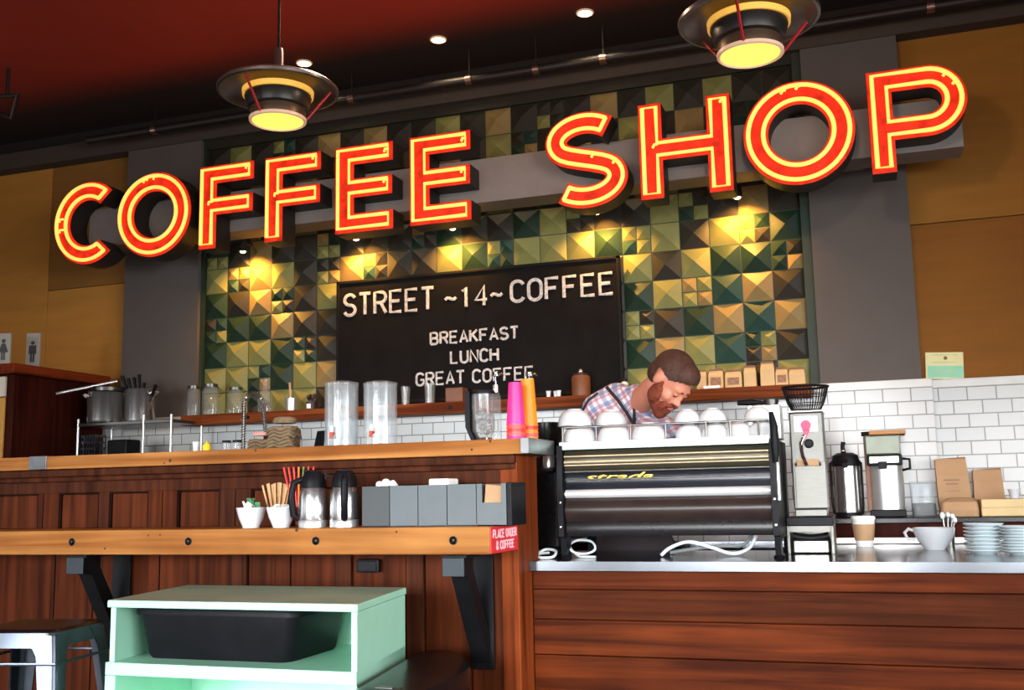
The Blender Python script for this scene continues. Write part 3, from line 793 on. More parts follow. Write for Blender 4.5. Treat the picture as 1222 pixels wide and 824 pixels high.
for i in range(8):
    a = i*.8; r = rb*(.3 if i % 2 else .62)
    o = MB().lathe([(0, 0), (.011, 0), (.014, .018), (.016, .019), (0, .02)], 14).build('creamer_cup', 'white_paper', None, (b2.location.x+r*cos(a), SY+r*sin(a), ST+hb*.80+.005*(i % 2)), (rnd.uniform(-.6, .6), rnd.uniform(-.6, .6), 0))
    tag(o, 'tiny white creamer cup heaped in the right white bowl', 'creamer', 'creamer cups in the bowl')
# stirrers fan out of a small glass behind the bowls
gx = at(331, 600, 3.95)
g = thing('stirrer_glass', 'small glass holding the wooden stirrers behind the white bowls', 'glass', (gx.x, 3.95, ST))
MB().lathe([(0, 0), (.024, 0), (.030, .085), (.027, .085), (.022, .006), (0, .006)], 20).build('tumbler', 'clear', g)
for i in range(13):
    u = i/12-.5
    p0 = Vector((gx.x+u*.03, 3.95+.012*((i % 3)-1), ST+.008)); p1 = Vector((gx.x+u*.125, 3.95+.02*((i % 3)-1), at(331, 577+4*abs(u), 3.95).z+.004*(i % 2)))
    o = MB().tube([p0-p0, p1-p0], .0046, 6, flat=.4).build('wooden_stirrer', 'stick_wood', None, p0)
    tag(o, 'thin pale wooden stirrer fanned out behind the white bowls', 'stirrer', 'wooden stirrers')
sx = at(358, 600, 3.94)
g = thing('straw_glass', 'narrow glass holding colourful straws, left of the thermal jugs', 'glass', (sx.x, 3.94, ST))
MB().lathe([(0, 0), (.020, 0), (.024, .10), (.021, .10), (.018, .006), (0, .006)], 20).build('tumbler', 'clear', g)
for i in range(12):
    u = i/11-.5
    c = ['straw_red', 'straw_red', 'straw_red', 'straw_orange', 'straw_green', 'straw_red'][i//2]
    p0 = Vector((sx.x+u*.02, 3.94+.008*((i % 2)*2-1), ST+.008)); p1 = Vector((sx.x-.008+u*.135, 3.94+.01*((i % 2)*2-1), at(350, 558, 3.94).z))
    o = MB().tube([p0-p0, p1-p0], .0045, 8).build('drinking_straw', c, None, p0)
    tag(o, '%s drinking straw standing left of the black topped jugs' % c[6:], 'straw', 'coloured drinking straws')
# insulated jugs
def jug(label, px, src=None):
    loc = base(px, SY, ST)
    if src: return dup(src, loc, label, rz=rad(-62))
    t = thing('thermal_jug', label, 'jug', loc, rad(-150), 'thermal milk jugs')
    h = at(372, 563, SY).z-ST; r = 16.5*m_
    MB().lathe([(0, 0), (r, 0), (r, h*.12), (r*.98, h*.13), (0, h*.13)], 28).build('base_ring', 'steel_bright', t)
    MB().lathe([(0, h*.12), (r*.96, h*.12), (r*1.0, h*.2), (r*.98, h*.55), (r*.80, h*.72), (0, h*.72)], 32).build('body', 'steel', t)
    MB().lathe([(0, h*.70), (r*.84, h*.70), (r*.86, h*.78), (r*.74, h*.92), (r*.55, h), (0, h)], 28).build('lid', 'black_plastic', t)
    MB().tube([(r*.7, 0, h*.86), (r*1.35, 0, h*.80), (r*1.5, 0, h*.55), (r*1.35, 0, h*.22), (r*.95, 0, h*.16)], r*.24, 10).build('handle', 'black_plastic', t)
    MB().prism([(-r*.75, h*.84), (-r*1.08, h*.92), (-r*.72, h*.97)], 'Y', -r*.25, r*.25).build('spout', 'black_plastic', t)
    MB().box((r*.35, 0, h*1.0), (r*.7, r*.4, h*.06), .004).build('thumb_lever', 'black_plastic', t)
    return t
j = jug('steel thermal jug with black lid, handle on its left, beside the straws', 374)
jug('steel thermal jug with black lid, handle on its front, beside the grey organiser', 411, j)
# cup and napkin organiser
o0, o1 = at(432, 605, 3.80), at(605, 605, 3.80)
W = o1.x-o0.x; OH = at(520, 579, 3.80).z-ST; n = 5
og = thing('condiment_organiser', 'grey plastic organiser with five bins for napkins on the shelf', 'organiser', ((o0.x+o1.x)/2, 3.80, ST))
for i in range(n):
    x0 = -W/2+i*W/n; x1 = x0+W/n-.003
    mb = MB(); last = i == n-1
    if last:
        mb.bx(x0, x1, 0, .005, 0, OH*.55).bx(x0, x0+.022, 0, .005, OH*.55, OH).bx(x1-.02, x1, 0, .005, OH*.55, OH)
    else: mb.bx(x0, x1, 0, .005, 0, OH, .001)
    mb.bx(x0, x0+.004, .005, .17, 0, OH).bx(x1-.004, x1, .005, .17, 0, OH).bx(x0, x1, .17, .175, 0, OH).bx(x0, x1, 0, .17, 0, .004)
    mb.build('bin', 'grey_plastic_dark' if i == 0 else 'grey_plastic', og)
MB().bx(W/2, W/2+.02, .0, .175, 0, OH*1.02, .002).build('end_panel', 'black_plastic', og)
def nap(label, x, z, sz, m, rot=(0, 0, 0), name='napkin_stack', cat='napkins'):
    o = MB().box((0, 0, 0), sz, .006).build(name, m, None, (og.location.x+x, 3.80+.085, ST+z), rot); tag(o, label, cat)
nap('rounded white stack of napkins standing in the grey organiser', -W/2+2.5*W/n+.012, OH+.002, (.085, .11, .045), 'white_paper')
o = MB(); rnd = random.Random(2)
for i in range(7): o.ell((rnd.uniform(-.03, .03), rnd.uniform(-.02, .02), rnd.uniform(-.005, .012)), rnd.uniform(.012, .02), 10)
o = o.build('crumpled_napkins', 'white_paper', None, (og.location.x-W/2+.6*W/n, 3.88, ST+OH+.004)); tag(o, 'crumpled white paper napkins in the left bin of the grey organiser', 'napkins')
for i in range(4):
    o = MB().box((0, 0, 0), (.075, .012, .085), .002).build('brown_napkin', 'kraft', None, (og.location.x+W/2-.5*W/n+.004, 3.82+.03*i, ST+OH*.68+.004), (.1, .12, 0))
    tag(o, 'brown paper napkin packet in the open right bin of the organiser', 'napkins', 'brown napkins in the right bin')

# ------------------------------------------------------------ things on the bar top
BYi = 4.12
def dispenser(label, px, lo, src=None):
    loc = base(px, BYi, BT, 500)
    t = thing('water_dispenser', label, 'water dispenser', loc, group='clear water dispensers')
    r = 20*mpp(px, 500, BYi); h = at(px, 457, BYi).z-BT
    if lo: z0 = 0.
    else: z0 = h*.42
    MB().lathe([(0, .001), (r, .001), (r, h*.97), (r*.96, h*.97), (r*.96, .006), (0, .006)], 32).build('tank', 'clear_plastic', t)
    MB().lathe([(0, .008+z0), (r*.94, .008+z0), (r*.94, h*(.62 if lo else .95)), (0, h*(.62 if lo else .95))], 28).build('drinking_water', 'water', t)
    MB().lathe([(r*1.02, h*.955), (r*1.03, h*.99), (r*.6, h*1.02), (0, h*1.03), (0, h*1.0), (r*.95, h*.955)], 28).build('lid', 'clear_plastic', t)
    MB().lathe([(0, h*.30), (r*.22, h*.30), (r*.22, h*.95), (0, h*.95)], 16).build('infuser_tube', 'clear', t)
    s = MB().tube([(.0, -r*.95, h*.20), (0, -r*1.25, h*.20), (0, -r*1.28, h*.12)], .008, 8).build('spout', 'spout_red', t)
    MB().box((0, -r*1.18, h*.26), (.014, .012, .03), .003).build('tap_lever', 'white_paper', s)
    if not lo: MB().lathe([(0, h*.40), (r*.95, h*.40), (r*.95, h*.42), (0, h*.42)], 28).build('inner_base', 'clear_plastic', t)
    return t
dispenser('clear plastic water dispenser half full, left of the pair', 407.5, True)
dispenser('clear plastic water dispenser full of water, right of the pair', 454, False)

# stacks of inverted coloured cups
def cup_stack(px, top, cols, who, Yc):
    r1 = 11.2*mpp(px, 500, Yc); r0 = r1*.70; ztop = at(px, top, Yc).z-BT
    ch = ztop-.014*1.1*4
    for i, c in enumerate(cols):
        z = BT+.0155*i
        o = MB().lathe([(r1, 0), (r1*1.05, 0), (r1*1.05, .006), (r1*.99, .008), (r0, ch), (0, ch), (0, ch-.003), (r0-.003, ch-.003), (r1-.003, .006)], 24).build('plastic_cup', c, None, (at(px, 500, Yc).x, Yc, z))
        names = ['bottom', 'second from the bottom', 'middle', 'second from the top', 'top']
        tag(o, '%s upturned cup, %s of the %s stack on the bar end' % (c[4:], names[i], who), 'cup', 'upturned plastic cups on the bar end')
cup_stack(615.5, 457, ['cup_pink', 'cup_coral', 'cup_red', 'cup_coral', 'cup_pink'], 'left pink', 4.08)
cup_stack(630.5, 453, ['cup_orange', 'cup_coral', 'cup_orange', 'cup_red', 'cup_orange'], 'right orange', 4.20)
# canister of wrapped sweets with a black bracket
cx = at(577, 500, 4.10)
t = thing('glass_canister', 'round glass canister in a black holder, left of the pink cups', 'canister', (cx.x, 4.10, BT))
rr = 13.5*mpp(577, 500, 4.1); h = at(577, 466, 4.1).z-BT
MB().lathe([(0, .016), (rr*.7, .016), (rr, .05), (rr*1.02, h*.92), (rr*.97, h*.92), (rr*.95, .05), (rr*.66, .02), (0, .02)], 28).build('jar', 'clear', t)
mb = MB(); rnd = random.Random(4)
for i in range(34):
    a, q = rnd.random()*6.28, rnd.random()**.5*rr*.72
    mb.ell((q*cos(a), q*sin(a), rnd.uniform(.035, h*.55)), rnd.uniform(.008, .013), 8)
o = mb.build('wrapped_sweets', 'jar_fill', None, (cx.x, 4.10, BT)); tag(o, 'small wrapped pieces filling the glass canister', 'sweets'); o['kind'] = 'stuff'
MB().lathe([(0, 0), (rr*.85, 0), (rr*.7, .015), (0, .015)], 24).build('base', 'steel', t)
MB().lathe([(0, h*.92), (rr*1.08, h*.92), (rr*1.08, h*.97), (rr*.9, h), (0, h)], 24).build('lid', 'black_plastic', t)
MB().prism([(-rr*1.45, h*.98), (-rr*1.02, h*.98), (-rr*1.02, .05), (-rr*.5, 0), (-rr*.9, 0), (-rr*1.45, .06)], 'Y', -.035, .035).build('holder', 'black_plastic', t)
def pump_bottle(label, px, top, Yc, src=None):
    loc = base(px, Yc, BT, 490)
    if src: return dup(src, loc, label)
    t = thing('pump_bottle', label, 'bottle', loc, group='bottles with chrome pumps')
    h = at(px, top, Yc).z-BT; r = .022
    MB().lathe([(0, 0), (r, 0), (r, h*.62), (r*.5, h*.72), (0, h*.72)], 20).build('bottle', 'clear_plastic', t)
    MB().lathe([(0, h*.70), (r*.6, h*.70), (r*.6, h*.80), (r*.2, h*.81), (r*.2, h*.92), (r*.75, h*.93), (r*.75, h*.99), (0, h)], 16).build('pump', 'chrome', t)
    MB().tube([(0, 0, h*.955), (.03, -.01, h*.955), (.038, -.012, h*.93)], .005, 8).build('nozzle', 'chrome', t)
    return t
pb = pump_bottle('clear syrup bottle with chrome pump behind the glass canister', 592, 443, 4.2)
pump_bottle('syrup bottle with chrome pump rising behind the orange cups', 632.5, 441, 4.28, pb)

# moulded drink carriers
def carrier_mesh(w=.062):
    mb = MB(); n = 40; vs, fs = [], []
    rings = [(.98, .010), (1.06, .002), (1.0, .020), (.80, .024), (.74, .004), (.0, .004)]
    for k, (s, z) in enumerate(rings[:-1]):
        for i in range(n):
            a = 2*PI*i/n; q = 1/max(abs(cos(a)), abs(sin(a)))**.8
            wv = .0065*sin(6*a+.5) if k < 3 else 0
            vs.append((w*s*q*cos(a), w*.8*s*q*sin(a), z+wv))
    vs.append((0, 0, .004))
    m = len(rings)-1
    for k in range(m-1):
        for i in range(n):
            j = (i+1) % n; fs.append((k*n+i, k*n+j, (k+1)*n+j, (k+1)*n+i))
    for i in range(n): fs.append(((m-1)*n+i, (m-1)*n+(i+1) % n, m*n))
    return mb.add(vs, fs, True)
src = None; rnd = random.Random(8)
def place_carrier(px, z, rz, label):
    global src
    loc = base(px, 4.14, z, 510)
    if src is None:
        src = carrier_mesh().build('drink_carrier', 'carrier', None, loc, (0, 0, rz), sharp=False); tag(src, label, 'cup carrier', 'stacked moulded cup carriers')
    else:
        o = src.copy(); COL.objects.link(o); o.location = loc; o.rotation_euler = (0, 0, rz); o['label'] = label
names = ['lowest', 'second', 'third', 'fourth', 'fifth', 'topmost']
for i in range(6): place_carrier(339+rnd.uniform(-1, 1), BT+.002+.0155*i, rnd.uniform(-.12, .12), 'brown moulded cup carrier, %s from below in the stack left of the dispensers' % names[i])
o = MB().lathe([(0, 0), (.052, 0), (.058, .012), (.048, .026), (.03, .03), (0, .031)], 24, sx=1., sy=.8).build('carrier_lid', 'carrier', None, base(340, 4.14, BT+.118, 500)); tag(o, 'smooth brown moulded tray upside down on top of the cup carriers', 'tray')
for i in range(3):
    o = src.copy(); COL.objects.link(o); o.location = base(314, 4.27, BT+.002+.0155*i, 510); o.rotation_euler = (0, 0, .3)
    o['label'] = 'brown moulded cup carrier, %s of the low pile behind the tall stack' % ['bottom', 'middle', 'top'][i]
o = MB().box((0, 0, .009), (.07, .05, .018), .006).build('folded_cloth', 'pink_cloth', None, base(312, 4.27, BT+.074, 505), (0, 0, .2)); tag(o, 'pale pink folded cloth lying on the low pile of cup carriers', 'cloth')
# small things along the bar top
o = thing('shaker', 'clear shaker jar with black lid, left one of the two behind the bar edge', 'shaker', base(270.5, 4.2, BT, 525), group='small shakers on the bar top')
MB().lathe([(0, 0), (.018, 0), (.020, .045), (0, .045)], 18).build('jar', 'clear_plastic', o); MB().lathe([(0, .045), (.021, .045), (.021, .055), (0, .057)], 18).build('lid', 'black_plastic', o)
dup(o, base(283, 4.2, BT, 525), 'clear shaker jar with black lid, right one beside the spring faucet')
o = thing('yellow_bottle', 'little yellow squeeze bottle on the bar top', 'bottle', base(247, 4.2, BT, 525))
MB().lathe([(0, 0), (.012, 0), (.020, .016), (.020, .032), (.012, .045), (0, .047)], 18).build('bottle', 'lemon', o); MB().lathe([(0, .046), (.005, .046), (.004, .056), (0, .057)], 12).build('cap', 'lemon', o)
o = MB().lathe(bowl_prof(.018, .055, .003, .8), 18).build('white_cup', 'white_ceramic', None, base(234, 4.2, BT, 525)); tag(o, 'small white cup left of the yellow bottle on the bar top', 'cup')
t = thing('tablet_stand', 'dark tablet propped up on the bar, left of the water dispensers', 'tablet', base(380, 4.22, BT, 515), rad(-25))
MB().box((0, 0, .045), (.075, .006, .085), .003, Matrix.Rotation(-.25, 4, 'X')).build('screen', 'black_plastic', t); MB().box((0, .04, .005), (.06, .07, .008), .002).build('foot', 'steel', t)

# ------------------------------------------------------------ behind the bar: counter, faucet, rack, cabinet
t = thing('back_counter', 'low steel work counter against the tiled wall behind the bar', 'counter', (-3.0, 5.7, 0))
MB().bx(-5.04, -.32, 5.42, 5.97, .9, .94, .004).build('worktop', 'steel_counter', t, loc=-Vector(t.location))
MB().bx(-5.0, -.34, 5.46, 5.97, 0, .899).build('carcass', 'mahogany', t, loc=-Vector(t.location))
fx = at(291, 500, 5.6); fx2 = at(313, 500, 5.6); ft = at(302, 470, 5.6).z
t = thing('spring_faucet', 'tall chrome faucet with an arched spring hose behind the bar', 'faucet', (fx.x, 5.6, .94))
r_ = (fx2.x-fx.x)/2
MB().lathe([(0, 0), (.03, 0), (.03, .02), (.018, .03), (.018, .30), (0, .30)], 18).build('base', 'steel', t)
zz = ft-.94-r_
pts = [(0, 0, .3), (0, 0, zz)]+[(r_-r_*cos(PI*i/10), 0, zz+r_*sin(PI*i/10)) for i in range(1, 10)]+[(2*r_, 0, zz), (2*r_+.03, 0, zz-.2)]
MB().tube(pts, .008, 10).build('riser', 'steel_dark', t)
# spring coil
hp = []
seg = [Vector(p) for p in pts]; tot = sum((b-a).length for a, b in zip(seg, seg[1:])); turns = 60; N = turns*8
acc = 0; i = 0
for k in range(N+1):
    d = tot*k/N
    while i < len(seg)-2 and acc+(seg[i+1]-seg[i]).length < d: acc += (seg[i+1]-seg[i]).length; i += 1
    u = (seg[i+1]-seg[i]).normalized(); p = seg[i]+u*(d-acc); nrm = Vector((0, 1, 0)); bn = u.cross(nrm)
    a = 2*PI*turns*k/N; hp.append(p+(nrm*cos(a)+bn*sin(a))*.015)
MB().tube(hp, .0028, 5).build('spring', 'steel', t)
MB().cyl((2*r_+.03, 0, zz-.2), (2*r_+.045, 0, zz-.34), .018, 14, .024).build('spray_head', 'black_plastic', t)

RZ = at(140, 506, 5.7).z
RX = [at(93, 520, 5.55).x, at(204, 520, 5.55).x]
t = thing('wire_rack', 'white metal rack holding steel pots behind the left end of the bar', 'rack', ((RX[0]+RX[1])/2, 5.7, .94))
hx = (RX[1]-RX[0])/2; zsh = RZ-.94
for sx in (-1, 1):
    for y in (-.15, .17): MB().cyl((sx*hx, y, 0), (sx*hx, y, zsh+.030), .008, 10).build('post', 'steel_bright', t)
MB().cyl((hx*.42, -.15, 0), (hx*.42, -.15, zsh+.035), .008, 10).build('post', 'steel_bright', t)
MB().bx(-hx, hx, -.155, .175, zsh-.022, zsh, .003).build('top_shelf', 'steel_dark', t)
mb = MB()
MB().bx(-hx, hx, -.155, .175, zsh-.25, zsh-.235, .003).build('lower_shelf', 'steel', t)
zl_ = .94+zsh-.235
mb = MB()
wb = at(107, 530, 5.6)
t2 = thing('wire_basket', 'grey slotted metal basket on the lower level of the white rack', 'basket', (wb.x, 5.62, zl_+.001))
for k in range(4): mb.bx(-.07, .07, -.05, .05, .02+.042*k, .03+.042*k)
for k in range(7): mb.bx(-.07+.0225*k, -.062+.0225*k, -.052, -.048, 0, .16).bx(-.07+.0225*k, -.062+.0225*k, .048, .052, 0, .16)
mb.bx(-.07, .07, -.05, .05, 0, .006)
mb.build('basket', 'galvanised', t2)
o = MB().box((0, 0, .06), (.16, .14, .12), .012).build('baking_tin', 'iron', None, (at(148, 530, 5.66).x, 5.66, zl_+.001)); tag(o, 'dark baking tin on the lower level of the white rack', 'tin')
def pot(label, px, Y, wpx, top, src=None):
    t = thing('stock_pot', label, 'pot', (at(px, 490, Y).x, Y, RZ+.001), group='steel stock pots on the rack')
    r = wpx/2*mpp(px, 485, Y); h = at(px, top, Y).z-RZ
    MB().lathe([(0, 0), (r*.96, 0), (r, .012), (r, h), (r*1.03, h+.004), (r*.97, h), (r*.96, .015), (0, .01)], 36).build('body', 'steel', t)
    for s in (-1, 1):
        MB().tube([(s*r, -.035, h*.86), (s*(r+.022), -.03, h*.92), (s*(r+.022), .03, h*.92), (s*r, .035, h*.86)], .006, 8).build('handle', 'steel_bright', t)
    return t, r, h
p1, r1, h1 = pot('shiny steel stock pot, left one on the white rack', 125, 5.62, 40, 470)
p1.rotation_euler = (0, 0, rad(55))
p2, r2, h2 = pot('shiny steel stock pot full of dark utensils, right one on the rack', 167, 5.72, 35, 466)
q0, q1 = at(67, 470, 5.5), at(140, 455, 5.62)
t = thing('strainer', 'steel strainer with a long handle lying across the left pot', 'strainer', (p1.location.x+.02, 5.62, RZ+h1+.012))
L0 = -Vector(t.location)
MB().tube([q0, q1], .009, 8, flat=.5).build('handle', 'steel_bright', t, loc=L0)
MB().lathe([(r1*.92, .0), (r1*.95, .022), (r1*.9, .03), (r1*.85, .02), (r1*.62, -.01)], 28).build('bowl', 'steel_dark', t)
o = MB().lathe([(0, -.004), (.112, -.004), (.125, .004), (.112, .010), (.03, .022), (0, .024)], 36).build('pot_lid', 'steel_dark', None, (-4.995, 5.74, RZ+.128), (0, rad(82), rad(18)))
tag(o, 'dull grey round lid standing on edge, left of the pots', 'lid')
rnd = random.Random(11)
for i, (dx, px, py) in enumerate(((-.04, 146, 449), (-.02, 153, 452), (0, 160, 451), (.02, 166, 447), (.03, 172, 457), (-.05, 150, 460), (.05, 186, 460))):
    b = Vector((p2.location.x+dx*.5, 5.72, RZ+.02)); e = at(px, py, 5.68+.02*(i % 3))
    t = thing('kitchen_utensil', 'dark handled utensil standing in the right steel pot', 'utensil', b, group='utensils in the pot')
    MB().tube([Vector((0, 0, 0)), (e-b)*.7], .006, 7).build('shaft', 'steel_dark', t)
    MB().tube([(e-b)*.68, e-b], [.009, .013], 8).build('grip', 'black_plastic', t)

# mahogany cabinet with restroom plaques
CX = -5.10; cy0 = 5.14
fz = at(18, 455, cy0)
t = thing('tall_cabinet', 'tall dark mahogany cabinet at the far left behind the bar', 'cabinet', (-5.3, 5.5, 0))
L0 = -Vector(t.location)
ctop = at(16, 447, cy0).z
MB().bx(-6.6, CX, cy0, 5.96, 0, ctop, .004).build('body', 'mahogany', t, loc=L0)
MB().bx(-6.65, CX+.05, cy0-.06, 5.965, ctop, ctop+.065, .008).build('top', 'mahogany_top', t, loc=L0)
MB().bx(-6.55, CX-.055, cy0-.02, cy0-.001, ctop-.14, ctop-.012, .003).build('front_rail', 'cream_paint', t, loc=L0)
d = MB().bx(-6.55, CX-.055, cy0-.015, cy0-.001, .6, ctop-.145, .003).build('door', 'door_yellow', t, loc=L0)
MB().bx(CX-.10, CX-.085, cy0-.03, cy0-.014, ctop-.40, ctop-.30, .003).build('handle', 'brown_jar', d)
MB().bx(CX-.16, CX-.10, cy0-.026, cy0-.019, ctop-.085, ctop-.062, .002).build('slot', 'black_plastic', t, loc=L0)
def plaque(label, px, woman, Y=5.45):
    q = at(px, 418, Y)
    h = at(px, 398, Y).z-(ctop+.066); w = 15*mpp(px, 418, Y)*1.12
    t = thing('restroom_plaque', label, 'sign', (q.x, Y, ctop+.066), rad(14))
    MB().bx(-w/2, w/2, 0, .018, 0, h, .002).build('panel', 'plaque', t)
    mb = MB(); c = h*.52
    mb.lathe([(0, 0), (.013, 0), (.013, .003), (0, .003)], 16, M=Matrix.Translation((0, 0, c+.055)) @ Matrix.Rotation(PI/2, 4, 'X'))
    if woman: mb.prism([(-.012, c+.038), (.012, c+.038), (.032, c-.02), (.012, c-.02), (.012, c-.07), (.003, c-.07), (.003, c-.02), (-.003, c-.02), (-.003, c-.07), (-.012, c-.07), (-.012, c-.02), (-.032, c-.02)], 'Y', -.003, .001)
    else: mb.prism([(-.024, c+.038), (.024, c+.038), (.026, c-.02), (.018, c-.02), (.016, c+.02), (.014, c-.075), (.003, c-.075), (.003, c-.02), (-.003, c-.02), (-.003, c-.075), (-.014, c-.075), (-.016, c+.02), (-.018, c-.02), (-.026, c-.02)], 'Y', -.003, .001)
    mb.build('pictogram', 'picto', t)
plaque('grey restroom plaque cut off by the left edge, on the cabinet', 4, True, 5.22)
plaque('grey restroom plaque with a standing figure, right one on the cabinet', 39, False)

# ------------------------------------------------------------ wall shelf and what stands on it
WZ0, WZ1, WF = 1.690, 1.757, 5.79
sx0, sx1 = at(215, 505, WF).x, at(968, 466, WF).x
t = thing('wall_shelf', 'long rough red-brown wooden shelf on the wall below the chalkboard', 'shelf', ((sx0+sx1)/2, 5.88, WZ0))
L0 = -Vector(t.location)
MB().bx(sx0, sx1, WF, 5.971, WZ0, WZ1, .006).build('plank', 'shelf_wood', t, loc=L0)
for px in (296, 537, 700): 
    p = at(px, 490, WF); MB().lathe([(0, 0), (.014, 0), (.012, .006), (0, .007)], 12, M=Matrix.Translation((p.x, WF, WZ0+.034)) @ Matrix.Rotation(PI/2, 4, 'X')).build('bolt', 'iron', t, loc=L0)
IY = 5.88
def on_shelf(px): return (at(px, 480, IY).x, IY, WZ1+.0005)
def hz(px, py): return at(px, py, IY).z-WZ1
def wr(w): return w/2*mpp(400, 480, IY)*1.03
def jar(label, px, w, top, src=None):
    t = thing('glass_jar', label, 'jar', on_shelf(px), group='glass jars on the wall shelf')
    r = wr(w); h = hz(px, top)
    MB().lathe([(0, 0), (r, 0), (r, h*.78), (r*.8, h*.86), (r*.82, h), (r*.76, h), (r*.74, h*.87), (r*.94, h*.77), (r*.94, .008), (0, .008)], 26).build('jar', 'clear', t)
    MB().lathe([(r*.83, h*.9), (r*.86, h*.9), (r*.86, h*1.0), (0, h*1.02), (0, h), (r*.83, h*.98)], 22).build('lid', 'steel_dark', t)
jar('glass jar standing first from the left on the wall shelf', 231, 16, 461)
jar('wide glass jar standing second from the left on the wall shelf', 251, 20, 459)
jar('narrow clear glass jar left of the spring faucet on the shelf', 281, 18, 463)
t = thing('glass_bottle', 'tall clear glass bottle on the wall shelf right of the faucet arch', 'bottle', on_shelf(316))
r = wr(17); h = hz(316, 452)
MB().lathe([(0, 0), (r, 0), (r, h*.5), (r*.4, h*.72), (r*.36, h), (r*.28, h), (r*.3, h*.72), (r*.92, h*.49), (r*.92, .008), (0, .008)], 22).build('bottle', 'clear', t)
t = thing('metal_cup', 'small steel cup on the wall shelf holding a wooden spoon', 'cup', on_shelf(348))
r = wr(14); h = hz(348, 476)
MB().lathe([(0, 0), (r*.85, 0), (r, h), (r*.94, h), (r*.8, .006), (0, .006)], 22).build('cup', 'steel_bright', t)
o = MB().tube([(0, 0, 0), (-.012, -.0, hz(343, 457)-.01)], [.006, .008], 8, flat=.5).build('wooden_spoon', 'stick_wood', None, Vector(t.location)+Vector((-.004, 0, .009))); tag(o, 'pale wooden spoon standing in the small steel cup', 'spoon')
t = thing('dark_pot', 'little dark pot with a plant tuft and pale label on the wall shelf', 'pot', on_shelf(372))
r = wr(14); h = hz(372, 480)
MB().lathe([(0, 0), (r*.8, 0), (r, h), (0, h)], 20).build('pot', 'dark_jar', t)
mb = MB(); rnd = random.Random(6)
for i in range(9): mb.ell((rnd.uniform(-.022, .022), rnd.uniform(-.02, .02), h+rnd.uniform(.0, .05)), rnd.uniform(.010, .018), 8)
mb.build('leaf_tuft', 'dark_jar', t); MB().box((0, -r*.98, h*.45), (.03, .004, .03), .001).build('paper_label', 'white_paper', t)
def tumbler(label, px, w, top):
    t = thing('drinking_glass', label, 'glass', on_shelf(px), group='glasses on the shelf under the chalkboard'); r = wr(w); h = hz(px, top)
    MB().lathe([(0, 0), (r*.8, 0), (r, h), (r*.93, h), (r*.75, .008), (0, .008)], 20).build('tumbler', 'clear', t)
    MB().lathe([(0, .009), (r*.72, .009), (r*.82, h*.3), (0, h*.3)], 18).build('drink', 'water', t)
tumbler('drinking glass on the wall shelf just right of the dispensers', 484, 11, 462)
tumbler('drinking glass on the wall shelf under the letter G', 513, 13, 458)
o = MB().box((0, 0, .045), (.115, .09, .09), .006).build('wooden_box', 'brown_jar', None, on_shelf(545)); tag(o, 'brown wooden box on the wall shelf left of the canister', 'box')
t = thing('storage_jar', 'brown lidded jar on the wall shelf at the chalkboard corner', 'jar', on_shelf(694))
r = wr(20); h = hz(694, 449)
MB().lathe([(0, 0), (r, 0), (r, h*.93), (r*.9, h), (0, h)], 24).build('jar', 'brown_jar', t); MB().lathe([(0, h), (r*.8, h), (r*.75, h*1.12), (0, h*1.14)], 20).build('lid', 'dark_jar', t); MB().ell((0, 0, h*1.22), .016, 10).build('knob', 'steel', t)
for i, px in enumerate((657, 664, 669)):
    o = MB().lathe(bowl_prof(.016, .038, .003, .75), 16).build('espresso_cup', 'white_ceramic', None, (at(px, 475, IY).x, IY-.04+.03*(i % 2), WZ1+.0005)); tag(o, 'tiny white cup, %s of three in a row left of the brown jar' % ['first', 'second', 'third'][i], 'cup', 'tiny cups on the wall shelf')
t = thing('spice_bottle', 'small pale bottle with black cap behind the barista', 'bottle', on_shelf(746)); h = hz(746, 452)
MB().lathe([(0, 0), (.022, 0), (.022, h*.7), (.012, h*.8), (0, h*.8)], 16).build('bottle', 'cream_paint', t); MB().lathe([(0, h*.8), (.014, h*.8), (.014, h), (0, h)], 14).build('cap', 'black_plastic', t)
# coffee bags
mat('bag_tan', srgb(206,170,120), .75, var=.06); mat('bag_label', srgb(150,110,84), .8, var=.3, vs=50); mat('bag_dark', srgb(128,92,66), .8)
def coffee_bag(label, px, w, top, lab):
    t = thing('coffee_bag', label, 'coffee bag', on_shelf(px), group='coffee bags on the right of the wall shelf')
    W = w*mpp(px, 450, IY)*1.02; h = hz(px, top); d = .05
    vs = []
    for z, wx, dy in ((0, W/2, d/2), (h*.08, W/2*1.02, d/2), (h*.72, W/2*.98, d/2*.9), (h*.90, W/2*.9, .008), (h, W/2*.88, .006)):
        vs += [(-wx, -dy, z), (wx, -dy, z), (wx, dy, z), (-wx, dy, z)]
    fs = [(3, 2, 1, 0), (16, 17, 18, 19)]
    for k in range(4):
        for i in range(4): fs.append((k*4+i, k*4+(i+1) % 4, (k+1)*4+(i+1) % 4, (k+1)*4+i))
    MB().add(vs, fs).build('bag', 'bag_tan', t)
    MB().box((0, -.004, h*1.0), (W*.9, .014, .012), .002).build('tin_tie', 'bag_dark', t)
    if lab: MB().box((0, -d/2-.001, h*.40), (W*.7, .003, h*.42), .001).build('front_label', 'bag_label', t)
for (px, w, top, lab), nm in zip(((839, 11, 443, 0), (856, 17, 442, 1), (877, 19, 443, 1), (897, 14, 438, 0), (918, 16, 433, 0), (935, 14, 440, 1), (953, 18, 440, 0)),
        ('tan coffee bag closest to the barista on the wall shelf', 'tan coffee bag with a faded label, second beside the barista', 'broad tan coffee bag with a square label, third on the shelf', 'plain narrow tan coffee bag left of the tallest bag', 'tallest tan coffee bag on the wall shelf', 'tan labelled coffee bag just right of the tallest bag', 'plain tan coffee bag at the far right end of the shelf')):
    coffee_bag(nm, px, w, top, lab)
